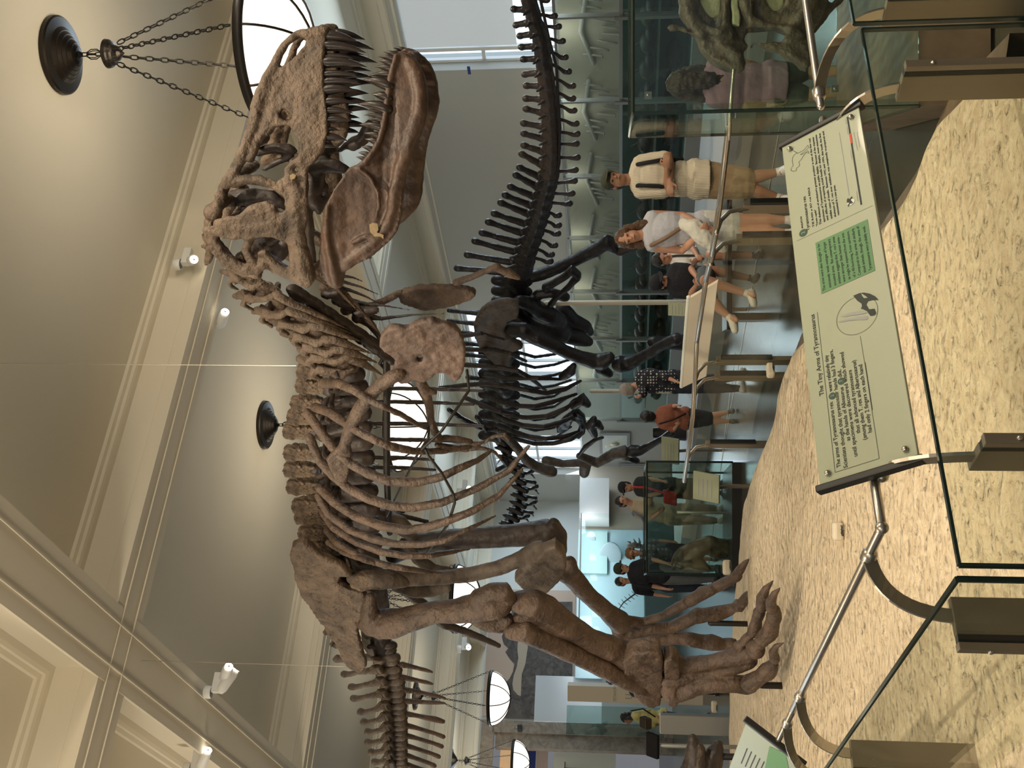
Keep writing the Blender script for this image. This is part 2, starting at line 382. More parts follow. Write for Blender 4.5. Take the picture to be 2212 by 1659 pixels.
# ================================================================ hanging bowl lamps
bowlm = mat('lit_alabaster_glass', (.95, .9, .8), .3, emit=(1, .93, .80), es=1.5)
def ring_link(mb, c, ax, side, L, w, r):
    pts = []
    for q in range(8):
        t = 2*math.pi*(q+.5)/8; pts.append(c+ax*(L*math.cos(t))+side*(w*math.sin(t)*1.15))
    n = 4; vs = []
    for q in range(8):
        t = (pts[(q+1) % 8]-pts[q-1]).normalized(); u = t.cross(ax.cross(side)).normalized(); w_ = ax.cross(side).normalized()
        vs += [pts[q]+(u*math.cos(math.pi/2*j)+w_*math.sin(math.pi/2*j))*r for j in range(n)]
    fs = [[q*n+j, q*n+(j+1) % n, ((q+1) % 8)*n+(j+1) % n, ((q+1) % 8)*n+j] for q in range(8) for j in range(n)]
    mb.add(vs, fs)
def chain(mb, p0, p1, step=.052, r=.0055, w=.014):
    d = p1-p0; n = max(1, int(d.length/step)); ax = d.normalized(); u, v = basis(ax)
    for i in range(n): ring_link(mb, p0+d*((i+.5)/n), ax, u if i % 2 else v, step*.66, w, r)
def make_lamp(loc, label):
    t = thing('pendant_lamp', label, 'hanging lamp', loc, 'alabaster bowl lamps hung in a row')
    L = Vector(loc); zc = CEIL; rim = 4.66
    MB().lathe((L.x, L.y, 0), [(.02, zc-.19), (.06, zc-.185), (.09, zc-.17), (.10, zc-.168), (.13, zc-.14), (.14, zc-.138), (.165, zc-.115), (.175, zc-.113), (.20, zc-.09), (.21, zc-.088), (.24, zc-.06), (.32, zc-.05), (.335, zc-.038), (.335, zc)], 48).build('canopy', M['bronze'], t, False)
    MB().lathe((L.x, L.y, 0), [(.002, zc-.22), (.02, zc-.21), (.03, zc-.19)]).build('canopy_boss', M['bronze'], t, True)
    MB().lathe((L.x, L.y, 0), [(.002, 5.90), (.03, 5.93), (.06, 5.95), (.075, 5.99), (.10, 6.0), (.105, 6.02), (.12, 6.03), (.125, 6.06), (.08, 6.085), (.02, 6.10), (.002, 6.12)]).build('chain_hub', M['bronze'], t, False)
    mb = MB(); chain(mb, Vector((L.x, L.y, zc-.2)), Vector((L.x, L.y, 6.10)), .06)
    for q in range(2): ring_link(mb, Vector((L.x, L.y, 6.18)), ZX, Vector((1, 0, 0)) if q else AX, .07, .04, .005)
    mb.build('chain', M['iron'], t, True)
    Rr = .62
    for q in range(8):
        a = math.radians(45*q); e = Vector((math.cos(a), math.sin(a), 0))
        if q % 2 == 0: mb = MB(); chain(mb, Vector((L.x, L.y, 5.96))+e*.09, Vector((L.x, L.y, rim+.06))+e*Rr*.99, .062, .0065, .017); mb.build('chain', M['iron'], t, True)
        MB().tube([Vector((L.x, L.y, rim))+e*(Rr+.012)*math.cos(math.radians(90*s/10))-ZX*(.465*math.sin(math.radians(90*s/10))) for s in range(11)], .011, 6).build('rib', M['bronze'], t, True)
    MB().lathe((L.x, L.y, rim), [(Rr-.01, -.045), (Rr+.02, -.045), (Rr+.022, .035), (Rr-.012, .035), (Rr-.01, -.045)], 56).build('rim_ring', M['iron'], t, True)
    MB().lathe((L.x, L.y, rim), [(.001+Rr*math.cos(math.radians(90-90*s/12)), -.45*math.sin(math.radians(90-90*s/12))) for s in range(13)], 56).build('glass_bowl', bowlm, t, True)
    MB().ell(Vector((L.x, L.y, rim-.47)), .022, .022, .03).build('finial', M['bronze'], t, True)
    return t
LB0 = 5.95
spots = [R(7.21, LB0+NX*i, CEIL) for i in range(5)]
labs = ['huge bowl lamp on four visible chains above the tyrannosaur snout', 'bowl lamp glowing behind the tyrannosaur ribs, second of the row', 'bowl lamp half hidden below the tyrannosaur hip bone', 'round white bowl lamp hanging in front of the landscape mural', 'bowl lamp cut by the picture edge in front of the marble doorway']
def copy_thing(o, loc, label):
    r = o.copy(); COL.objects.link(r); r.location = loc; r['label'] = label
    for c in [x for x in bpy.data.objects if x.parent == o]:
        k = c.copy(); COL.objects.link(k); k.parent = r
        for g in [x for x in bpy.data.objects if x.parent == c]:
            h = g.copy(); COL.objects.link(h); h.parent = k
    return r
lamp0 = make_lamp(spots[0], labs[0])
for s, l in zip(spots[1:], labs[1:]): copy_thing(lamp0, s, l)
for s in spots: light('lamp_glow', 'POINT', s-ZX*1.65, 30, WARM2, shadow_soft_size=.3)
# the row of lamps over the aisle on the visitor's side lies outside the picture; their light does not
for q in (R(-1.4, -.6, 5.0), R(-1.4, 5.9, 5.0), R(-1.4, 12.3, 5.0), R(7.2, -.5, 4.9), R(5.0, -1.2, 5.0)): light('aisle_lamp_glow', 'POINT', q, 280, WARM2, shadow_soft_size=.45)
# ================================================================ spot light fixtures
hot = mat('lit_spot_lens', (1, .95, .85), .3, emit=(1, .9, .72), es=14)
def spot(loc, aims, label, name='track_spotlight', s=1.0):
    t = thing(name, label, 'spotlight', loc, 'white ceiling spotlights')
    L = Vector(loc)
    MB().box(L, AX*.10*s, BX*.035*s, ZX*.04*s).build('gear_box', M['white'], t)
    mb = MB().lathe(L+ZX*.04*s-AX*.1*s, [(.06*s, 0), (.065*s, .02*s), (.065*s, .07*s), (.05*s, .08*s), (.002, .081*s)], 20); mb.build('mounting_cup', M['white'], t, True)
    for i, am in enumerate(aims):
        d = (Vector(am)-L).normalized(); c = L+AX*(.05 if i else -.05)*s-ZX*.06*s+d*.07*s
        MB().tube([c-d*.08*s, c+d*.10*s], .055*s, 18).build('lamp_head', M['white'], t, True)
        u, v = basis(d)
        MB().add([c+d*.152*s+(u*math.cos(k*math.pi/8)+v*math.sin(k*math.pi/8))*.042*s for k in range(16)]+[c+d*.153*s], [[k, (k+1) % 16, 16] for k in range(16)]).build('lens', hot, t)
    return t
S1 = PB(404, 555, 8.50); S2 = PB(468, 690, 9.12); S3 = PA(470, 1475, 3.12); S4 = P(425, 1640, 10.9)
spot(S1, [P(1500, 60, 2.5)], 'white spotlight with lit lens on the beam behind the tyrannosaur neck')
spot(S2, [Vector((6, 4, 1))], 'small white spotlight on the far side of the beam above the neck bones')
spot(S3, [Vector((4, 14, 1)), Vector((3, 6, 2))], 'twin headed white spotlight by the crossing of the ceiling beams')
spot(S4, [Vector((3, 8, 2))], 'white spotlight fixture cut off by the edge of the picture')
spot(PA(1004, 1050, 11.2), [Vector((0, 4, 1))], 'white spotlight seen between the lower tyrannosaur ribs', s=1.4)
spot(PB(1003, 1390, 27.6), [Vector((-3, 6, 1))], 'distant white spotlight near the cornice beside the tail chevrons', s=1.6)
# ================================================================ ceiling cables carrying the skeleton
for a, b, l in (((0, 785), (640, 790), 'thin steel cable holding the middle of the tyrannosaur back'), ((220, 1424), (745, 1440), 'thin steel cable running from a ceiling eye to the tail root')):
    top = P(a[0], a[1], 7.0 if a[0] == 0 else 9.35); 
    bot = P(b[0], b[1], 7.0 if a[0] == 0 else 9.35)
    if a[0] == 0: top = bot+(top-bot)*1.35
    o = MB().tube([bot, top], .0028, 6).build('suspension_cable', M['steel'], None); tag(o, l, 'cable')
    if a[0]: o2 = MB().ell(top, .03, .03, .02).build('cable_eye', M['iron'], o)
# ================================================================ sand platform
bpx = [(2120, 150), (2010, 262), (1985, 310), (1965, 370), (1935, 430), (1893, 492), (1850, 560), (1800, 640), (1745, 712), (1705, 755), (1680, 825), (1663, 905), (1638, 985), (1610, 1070), (1597, 1150), (1589, 1230), (1584, 1310), (1580, 1400), (1578, 1500), (1577, 1600), (1577, 1700)]
edge = [PZ(x, y, .30) for x, y in bpx]
def resample(pts, n):
    L = [0]
    for a, b in zip(pts, pts[1:]): L.append(L[-1]+(b-a).length)
    out = []; j = 0
    for i in range(n):
        s = L[-1]*i/(n-1)
        while j < len(L)-2 and L[j+1] < s: j += 1
        out.append(pts[j].lerp(pts[j+1], (s-L[j])/max(1e-6, L[j+1]-L[j])))
    return out
NE, NT = 240, 170
er = resample(edge, NE)
left0 = resample([R(2.2, 2.16), R(.84, 2.16), R(.84, 6), R(.6, 17)], NE)
def sand_z(x, y):
    v = Vector((x, y, 0)); n = noise.noise(v*.45)*.055+noise.noise(v*1.3)*.02+noise.noise(v*4)*.008
    n = n*min(1, max(0, (y-3.5)/3))+.12*math.exp(-((x+1.75)**2+(y-10.1)**2)/1.1)
    return .30+n
mb = MB(); vs = []; fs = []
for i in range(NE):
    for j in range(NT):
        t = j/(NT-1); p = left0[i].lerp(er[i], t); d = (1-t)*(er[i]-left0[i]).length; z = sand_z(p.x, p.y)
        if d < .12: z -= (.12-d)**2*4
        vs.append(Vector((p.x, p.y, z)))
fs = [[i*NT+j, i*NT+j+1, (i+1)*NT+j+1, (i+1)*NT+j] for i in range(NE-1) for j in range(NT-1)]
o = MB().add(vs, fs).build('sand_base', M['sand'], None, True); o['kind'] = 'structure'
SANDM = o
mb = MB()      # kerb and riser under the sand edge
outv = []
for i in range(NE):
    a = er[max(i-1, 0)]; b = er[min(i+1, NE-1)]; t = (b-a); t.z = 0; t.normalize(); n = Vector((t.y, -t.x, 0)); outv.append(er[i]+n*.13)
vs = []
for i in range(NE):
    e = er[i]; q = outv[i]; vs += [Vector((e.x, e.y, .22)), Vector((q.x, q.y, .20)), Vector((q.x, q.y, .0))]
mb.add(vs, [[i*3+k, i*3+k+1, i*3+k+4, i*3+k+3] for i in range(NE-1) for k in (0, 1)])
struct(mb.build('platform_kerb', M['kerb']))
def on_sand(px, py):
    p = PZ(px, py, .3)
    for _ in range(4): p = PZ(px, py, sand_z(p.x, p.y))
    return p
for px, py, s, rz, l in ((1672, 800, .085, .5, 'cream sensor block with black leads at the far sand edge'), (1820, 1148, .075, .1, 'cream sensor block with coiled leads on the sand below the rail bend'), (1578, 1226, .12, .3, 'small cream block at the sand edge behind the raised toe'), (1549, 1527, .10, 0, 'cream block on the far sand behind the three toed foot')):
    p = on_sand(px, py); c, s_ = math.cos(rz), math.sin(rz)
    X = Vector((c, s_, 0)); Y = Vector((-s_, c, 0))
    o = MB().box(Vector((p.x, p.y, p.z+s*.35)), X*s*.72, Y*s*.5, ZX*s*.4).build('sensor_block', M['cream'], None, bevel=s*.22); tag(o, l, 'sensor block')
    mb = MB()
    for k in range(3): mb.tube([p+X*s*(.2*k-.3)+ZX*.01-Y*s*.5, p+X*s*(.3*k-.1)+ZX*.02-Y*s*.8, p+X*s*(.5-.4*k)+ZX*.01-Y*s*.9], .003, 6)
    mb.build('lead', M['black'], o)
# ================================================================ near barrier: glass panes, posts, rail
GZ = .85; GB = 2.29; GA = .96
def pane(a0, a1, b0, b1, label, z0=.02, z1=GZ, name='glass_barrier_panel', m=None, grp='glass panes of the near barrier'):
    th = .006
    along = AX if abs(b0-b1) < 1e-6 else BX
    p0, p1 = R(a0, b0), R(a1, b1); c = (p0+p1)/2; h = (p1-p0)/2; n = Vector((-h.y, h.x, 0)).normalized()
    o = MB().box(Vector((c.x, c.y, (z0+z1)/2)), h, n*th, ZX*(z1-z0)/2).build(name, m or M['glass']); tag(o, label, 'glass panel', grp)
    e = MB(); u = h.normalized()
    e.box(Vector((c.x, c.y, z1)), h, n*(th+.0006), ZX*.0035)
    for q in (-1, 1): e.box(Vector((c.x, c.y, (z0+z1)/2))+h*q, u*.004, n*(th+.0006), ZX*(z1-z0)/2)
    e.build('polished_edge', M['gedge'], o)
    return o
pane(GA+.02, 2.77, GB, GB, 'wide glass barrier pane below the long text panel')
pane(2.80, 4.6, GB+.0, GB+.0, 'glass barrier pane at the right in front of the horned skull case', z1=.87)
pane(GA, GA, GB+.03, 4.33, 'glass barrier pane below the bare stretch of the rail')
pane(GA, GA, 4.37, 6.3, 'glass barrier pane below the small text panel at the lower left')
RZ = .953
def post(al, be, along, inward, label, top=GZ, arm_to=None, z0=0.0, grp='posts of the near barrier', armp=None):
    t = thing('barrier_post', label, 'post', R(al, be, z0), grp)
    gl = R(al, GB) if along is AX else R(GA, be)
    c = gl+inward*.062
    MB().box(Vector((c.x, c.y, (z0+top-.10)/2)), along*.013, inward*.050, ZX*(top-.10-z0)/2).build('upright', M['postp'], t, bevel=.002)
    q = gl-inward*.019
    MB().box(Vector((q.x, q.y, top-.33)), along*.015, inward*.010, ZX*.23).build('clamp_plate', M['postp'], t, bevel=.002)
    g = gl
    MB().box(Vector((g.x, g.y, top-.33))+inward*.0, along*.012, inward*.011, ZX*.228).build('gasket', M['black'], t)
    for z in (top-.46, top-.18): MB().ell(Vector((q.x, q.y, z))-inward*.010, .007, .007, .007).build('screw', M['steel'], t)
    if arm_to is not None:
        p0 = Vector((c.x, c.y, top-.14)); p3 = arm_to; mb = MB(); pts = []
        h = p0+ZX*(p3.z-p0.z)*.95+(p3-p0)*.0; h.z = p3.z-.03
        for k in range(13):
            s = k/12; pts.append(p0*(1-s)**2+h*2*s*(1-s)+p3*s*s)
        w = along*.020; vs = []
        for k, p in enumerate(pts):
            tn = (pts[min(k+1, 12)]-pts[max(k-1, 0)]).normalized(); nn = tn.cross(along).normalized()*.018
            ww = along*.005
            vs += [p+ww+nn, p-ww+nn, p-ww-nn, p+ww-nn]
        fs = [[k*4+j, k*4+(j+1) % 4, k*4+4+(j+1) % 4, k*4+4+j] for k in range(12) for j in range(4)]+[[3, 2, 1, 0], [48, 49, 50, 51]]
        mb.add(vs, fs); mb.build('bracket_arm', M['steel'], t)
        MB().tube([p3-along*.014, p3+along*.014], .021, 16).build('rail_collar', M['steel'], t, True)
    return t
post(1.29, 2.36, AX, BX, 'steel barrier post below the left end of the long text panel', arm_to=R(1.33, 2.50, RZ-.02))
post(2.58, 2.36, AX, BX, 'steel barrier post below the right end of the long text panel', arm_to=R(2.50, 2.50, RZ-.02))
post(2.93, 2.36, AX, BX, 'steel barrier post nearest the right edge in front of the glass case', arm_to=R(2.72, 2.50, RZ))
post(1.05, 2.72, BX, AX, 'steel barrier post left of the rail bend', arm_to=R(1.16, 2.66, RZ))
post(1.05, 4.16, BX, AX, 'steel barrier post near the small text panel, nearer of the pair', arm_to=R(1.16, 3.93, RZ))
post(1.05, 4.62, BX, AX, 'steel barrier post near the small text panel, farther of the pair', arm_to=R(1.16, 4.28, RZ))
def rail(pts, r, label, name='handrail'):
    mb = MB()
    for a, b in zip(pts, pts[1:]): mb.tube([a, b], r, 20)
    o = mb.build(name, M['steel'], None, True); return tag(o, label, 'handrail')
cor = PZ(1905, 1140, RZ)
rail([R(2.66, 2.50, RZ), R(4.8, 2.50, RZ)], .0125, 'short steel handrail right of the long text panel, before the glass case')
h = rail([R(2.6, 2.50, RZ), R(1.30, 2.50, RZ), cor, R(1.165, 4.12, RZ)], .0125, 'steel handrail with a bend beside the long text panel')
MB().ell(cor, .017, .017, .017).build('elbow', M['steel'], h, True)
rail([R(1.165, 4.14, RZ), R(1.165, 6.5, RZ)], .0125, 'steel handrail carrying the small text panel at the lower left')
# ================================================================ the long text panel
def ext(px, py, o, n): d = ray(px, py); return O+d*((o-O).dot(n)/d.dot(n))
A0 = R(1.31, 2.554, 1.08); B0 = R(1.31, 2.388, .868); WID = 1.226
UX = AX.copy(); UY = (A0-B0).normalized(); UN = UX.cross(UY).normalized()
if UN.dot(O-A0) < 0: UN = -UN
HT = (A0-B0).length
sg = thing('text_panel', 'long pale green text panel about tiny arms on the steel rail', 'information sign', R(1.92, 2.47, .85))
cc = (A0+B0)/2+UX*WID/2
MB().box(cc-UN*.006, UX*WID/2, UY*HT/2, UN*.006).build('panel', M['sign'], sg, bevel=.002)
for q, l in ((-1, 'l'), (1, 'r')):
    MB().box(cc+UX*q*(WID/2+.007)-UN*.008, UX*.010, UY*(HT/2+.012), UN*.014).build('end_bar', M['black'], sg, bevel=.004)
    for v in (-1, 1): MB().ell(cc+UX*q*(WID/2-.028)+UY*v*(HT/2-.028)+UN*.004, .0085, .0085, .0085).build('screw', M['steel'], sg, True)
    MB().box(cc+UX*q*(WID/2-.01)-UN*.03, UX*.010, UY*.05, UN*.02).build('bracket', M['steel'], sg)
S0 = cc+UN*.0008
def sp(px, py, o=None, n=None): return ext(px, py, o or S0, n or UN)
def fit(name, s, k, a, b, size, m, par=None, ux=None, uy=None, pl=None, ext_=.0004):
    """text from point a to point b (enlarged-view coords k=(ox,oy,scale)), squeezed to that width"""
    w = lambda q: sp(k[0]+q[0]/k[2], k[1]+q[1]/k[2], *(pl or (None, None)))
    p, q = w(a), w(b); ux = ux or UX; uy = uy or UY
    L = (q-p).dot(ux)
    o = text(name, s, size, p, Vector((1, 0, 0)), Vector((0, 1, 0)), m, None, ext=ext_)
    wd = max(v.co.x for v in o.data.vertices) or 1; o.data.transform(Matrix((ux*(L/wd), uy, ux.cross(uy))).transposed().to_4x4())
    o.location = p; o.parent = par or sg; o.location = p-PW(par or sg); return o
K3 = (1740, 660, 4.148); K2 = (1740, 440, 5.53); K1 = (1690, 240, 6.38)
TX_ = 'lettering'
fit(TX_, 'The Tiny Arms of Tyrannosaurus', K3, (165, 800), (92, 68), .0195, M['ink'])
for s, a, b in (('The arms of Tyrannosaurus rex', (315, 1445), (255, 855)), ('were relatively tiny', (240, 765), (212, 435)),
                ('Scientists thought that tyrannosaur hands had 3 fingers,', (378, 1450), (250, 390)), ('as the hands of Allosaurus', (400, 1208), (345, 725)),
                ('did,', (325, 640), (315, 570)), ('until specimens were discovered which showed', (465, 1350), (350, 410)),
                ('that all advanced tyrannosaurs', (490, 1140), (425, 570)), ('(among them T. rex and Albertosaurus)', (550, 1200), (465, 480)),
                ('had only 2 fingers on each hand', (595, 1135), (520, 520))):
    fit(TX_, s, K3, a, b, .0165, M['ink'])
def line_on(pts, k, r, m, name='rule', par=None, pl=None):
    mb = MB()
    for a, b in zip(pts, pts[1:]):
        p = sp(k[0]+a[0]/k[2], k[1]+a[1]/k[2], *(pl or (None, None))); q = sp(k[0]+b[0]/k[2], k[1]+b[1]/k[2], *(pl or (None, None))); d = (q-p); n = (pl[1] if pl else UN)
        w = d.normalized().cross(n)*r; mb.add([p-w, q-w, q+w, p+w], [[0, 1, 2, 3]])
    return mb.build(name, m, par or sg)
line_on([(105, 60), (265, 1495), (660, 1370), (530, 510)], K3, .0006, M['ink'])
line_on([(535, 510), (600, 935)], K3, .0006, M['ink'])
line_on([(490, 275), (530, 520)], K3, .0005, M['ink'])
line_on([(1245, 1300), (200, 1790)], K1, .0004, M['ink'])
def disc(c, rad, m, name, par=None, n=24, lift=.0004):
    v = [c+UN*lift+(UX*math.cos(2*math.pi*i/n)+UY*math.sin(2*math.pi*i/n))*rad for i in range(n)]
    return MB().add(v, [list(range(n))]).build(name, m, par or sg)
for px, py, r, ch in ((1740+240/4.148, 660+810/4.148, .0105, '2'), (1740+320/4.148, 660+678/4.148, .0105, '7'), (1735, 503, .0135, '2')):
    c = sp(px, py); b = disc(c, r, M['inkg'], 'number_badge'); text('numeral', ch, r*1.3, c-UX*r*.35-UY*r*.45+UN*.0006, UX, UY, M['sign'], b)
# arm illustration in a circle
cc_ = sp(1851, 681); rr = .0615
v = []; mb = MB()
for i in range(60):
    a, b = 2*math.pi*i/60, 2*math.pi*(i+1)/60; e = lambda t, r: cc_+(UX*math.cos(t)+UY*math.sin(t))*r+UN*.0003
    mb.add([e(a, rr), e(b, rr), e(b, rr-.001), e(a, rr-.001)], [[0, 1, 2, 3]])
mb.build('circle_outline', M['ink'], sg)
def poly_on(pts, k, m, name, lift=.0004):
    q = [sp(k[0]+x/k[2], k[1]+y/k[2])+UN*lift for x, y in pts]; t = tessellate_polygon([q])
    return MB().add(q, [list(x) for x in t]).build(name, m, sg)
poly_on([(570, 1100), (640, 1070), (700, 1062), (770, 1075), (830, 1105), (876, 1150), (800, 1152), (745, 1165), (725, 1205), (760, 1262), (825, 1255), (845, 1310), (820, 1335), (775, 1340), (745, 1300), (735, 1285), (690, 1262), (662, 1255), (675, 1225), (670, 1195), (620, 1160)], K2, M['ink'], 'arm_drawing')
poly_on([(425, 1330), (450, 1328), (510, 1305), (600, 1290), (700, 1285), (740, 1300), (700, 1315), (600, 1330), (530, 1340), (470, 1352), (430, 1345)], K2, M['greyp'], 'finger_drawing')
poly_on([(388, 1412), (440, 1395), (540, 1365), (640, 1350), (735, 1340), (750, 1370), (720, 1388), (600, 1388), (500, 1400), (440, 1415)], K2, M['greyp'], 'finger_drawing')
poly_on([(665, 1075), (690, 1085), (720, 1105), (745, 1125), (700, 1130), (680, 1105)], K2, M['sign'], 'drawing_gap', .0008)
poly_on([(118, 470), (740, 185), (832, 797), (190, 1080)], K2, M['signg'], 'green_text_block', .0003)
for s, a, b in zip(('The arms were also thought to be', 'extremely weak vestiges of larger', 'ancestral arms.  But contemporary', "evidence suggests that T. rex's arms", 'were stronger than human arms -', 'as might be expected from the arm', 'of a 40-foot-long, 5-ton carnivore.', 'Compared to the arms of similarly', 'sized animals, though, the arms of', 'Tyrannosaurus were probably weak.'),
        ((240, 1035), (310, 1000), (370, 975), (425, 950), (480, 930), (540, 900), (602, 875), (665, 850), (725, 820), (795, 790)),
        ((165, 480), (225, 455), (290, 420), (350, 392), (405, 375), (465, 345), (522, 320), (580, 290), (635, 265), (705, 265))):
    o = fit(TX_, s, K2, a, b, .0125, M['ink']); o.location += UN*.0006
fit(TX_, 'SKELETON', K1, (285, 1610), (250, 1455), .007, M['ink'])
fit(TX_, 'Tyrannosaurus rex', K1, (375, 1640), (330, 1160), .0145, M['ink'])
fit(TX_, 'TIE RAN o SO rus REKS', K1, (440, 1590), (370, 1050), .0085, M['ink'])
fit(TX_, '"Tyrant reptile"', K1, (490, 1580), (465, 1350), .008, M['ink'])
for s, a, b in (("This skeleton of evolution's greatest predator is one of the few real", (540, 1555), (400, 365)), ('specimens of Tyrannosaurus on public display.  Because of the expense', (590, 1525), (450, 345)),
                ('and difficulty of preparing actual fossils for display, most museums', (635, 1500), (490, 315)), ('exhibit casts of fossils.  Between 1992 and 1994, this fossil, the first', (690, 1480), (533, 295)),
                ('skeleton of T. rex ever exhibited, was completely re-prepared and', (740, 1455), (580, 270)), ('remounted in a new pose.', (785, 1430), (735, 1010))):
    fit(TX_, s, K1, a, b, .0095, M['ink'])
line_on([(920, 1160), (782, 295)], K1, .0009, M['greyp'], 'caption_line')
line_on([(1088, 1290), (895, 78)], K1, .0026, M['ink'], 'time_bar')
o = line_on([(955, 445), (933, 312)], K1, .0032, M['red'], 'time_bar_mark'); o.location += UN*.0006
for a, b in (((1040, 1240), (1020, 1100)), ((955, 660), (935, 540)), ((905, 320), (885, 210)), ((1035, 540), (980, 290)), ((1060, 490), (1030, 280)), ((880, 180), (870, 110))): line_on([a, b], K1, .0009, M['greyp'], 'caption_line')
c = sp(1690+945/6.38, 240+1255/6.38); disc(c, .0115, M['paper'], 'animal_emblem'); 
poly_on([(890, 1225), (905, 1200), (925, 1215), (960, 1175), (965, 1190), (945, 1225), (960, 1245), (985, 1270), (950, 1265), (975, 1285), (940, 1275), (905, 1320), (905, 1295), (925, 1265), (890, 1265)], K1, M['ink'], 'emblem_animals', .0009)
# small line drawing of a walking dinosaur
line_on([(128, 510), (150, 545), (215, 580), (290, 540), (350, 470), (365, 500), (300, 560), (245, 600), (290, 590), (350, 545), (368, 580), (330, 570), (285, 620), (265, 660), (225, 700), (240, 750), (190, 790), (195, 815), (150, 830), (115, 815), (130, 770), (150, 750), (135, 690), (140, 640), (165, 600), (200, 575), (150, 545)], K1, .0006, M['ink'], 'dinosaur_drawing')
# ================================================================ small text panel, lower left
A1 = R(1.235, 4.58, 1.08); B1 = R(1.07, 4.53, .868)
vx = BX.copy(); vy = (A1-B1); vy -= vx*vy.dot(vx); H1 = vy.length; vy.normalize(); vx = -BX; vn = vx.cross(vy).normalized()
if vn.dot(O-A1) < 0: vn = -vn
t = thing('text_panel', 'small pale green text panel with black end bar at lower left', 'information sign', R(1.15, 5.0, .85))
c1 = (A1+B1)/2 - vx*.62
MB().box(c1-vn*.006, vx*.61, vy*H1/2, vn*.006).build('panel', M['sign'], t, bevel=.002)
MB().box(c1+vx*.62-vn*.008, vx*.012, vy*(H1/2+.012), vn*.014).build('end_bar', M['black'], t, bevel=.004)
KL = (1150, 950, 2.34); S1_ = c1+vn*.0008
g = [sp(x, y, S1_, vn) for x, y in ((1697, 1628), (1705, 1665), (1648, 1680), (1662, 1612))]
o = MB().add([q+vn*.0004 for q in g], [[0, 1, 2, 3]]).build('green_text_block', M['signg'], t)
for k in range(9):
    p = S1_+vx*(.30-.0)+vy*(.09-.022*k); MB().add([p-vy*.003, p-vx*.28-vy*.003, p-vx*.28+vy*.002, p+vy*.002], [[0, 1, 2, 3]]).build('text_line', M['ink'], t)
# ================================================================ the tyrannosaur
HX = Vector((-1.74, 8.7, 0)); DX = Vector((.68, -.733, 0)).normalized(); RN = Vector((-.733, -.68, 0)).normalized()   # hip, heading, side facing the visitor
def rexp(px, py, d=0): r = ray(px, py); q = HX+RN*d; return O+r*((q-O).dot(RN)/r.dot(RN))
SX = Vector((1.2, 5.5, 0)); SN = Vector((-.37, -.93, 0)).normalized()
def skp(px, py, d=0): r = ray(px, py); q = SX+SN*d; return O+r*((q-O).dot(SN)/r.dot(SN))
C3 = Crop(400, 40, 2.764, skp); C3.n = SN; C3.o = SX
CN = Crop(430, 500, 2.765, rexp); CR = Crop(600, 1050, 2.7237, rexp); CL = Crop(1150, 950, 2.34, rexp); CP = Crop(0, 0, 1, rexp)
for c in (CN, CR, CL, CP): c.n = RN; c.o = HX
def mirror(mb, c):
    out = MB(); out.v = [tuple(Vector(v)-c.n*2*((Vector(v)-c.o).dot(c.n))) for v in mb.v]; out.f = [q[::-1] for q in mb.f]; return out
def items_mb(C, items):
    mb = MB()
    for it in items:
        if it[0] == 'e': p = C.w(*it[1:4]); q = 1/C.k*p.y/F; mb.ell(p, it[4]*q, it[5]*q, it[6]*q, 14, 10)
        elif it[0] == 'p':
            df = it[2] if callable(it[2]) else (lambda x, y, z=it[2]: z)
            o = [C.w(x, y, df(x, y)) for x, y in it[1]]; hs = [[C.w(x, y, df(x, y)) for x, y in h] for h in (it[4] if len(it) > 4 else [])]
            mb.plate(o, C.n, it[3], hs)
        elif it[0] == 'x':
            a = C.w(it[1], it[2], it[3]); mb.tube([a, a-C.n*2*((a-C.o).dot(C.n))], C.r(a, it[4]), 10)
        else:
            ps = [C.w(q[0], q[1], q[2]) for q in it]; mb.tube(ps, [max(.002, C.r(p, q[3])) for p, q in zip(ps, it)], 10)
    return mb
def part(name, C, items, m, par, vox=.013, sm=4, disp=(.06, .012), mir=0, n=10):
    mb = items_mb(C, items)
    if mir == 1: k = mirror(mb, C); mb.add(k.v, k.f)
    o = mb.build(name, m, par, True, remesh=vox, sm=sm, disp=disp)
    if mir == 2: mirror(items_mb(C, items), C).build(name, m, par, True, remesh=vox, sm=sm, disp=disp)
    return o
rex = thing('tyrannosaurus_skeleton', 'brown mounted tyrannosaur skeleton striding over the sand with open jaws', 'dinosaur skeleton', (HX.x, HX.y, .3))
def wy(a=.09, b=.36): return lambda x, y: a+(b-a)*max(0, min(1, (y-60)/1050))
W_ = wy()
def D_(*pts): return [(x, y, W_(x, y), r) for x, y, r in pts]
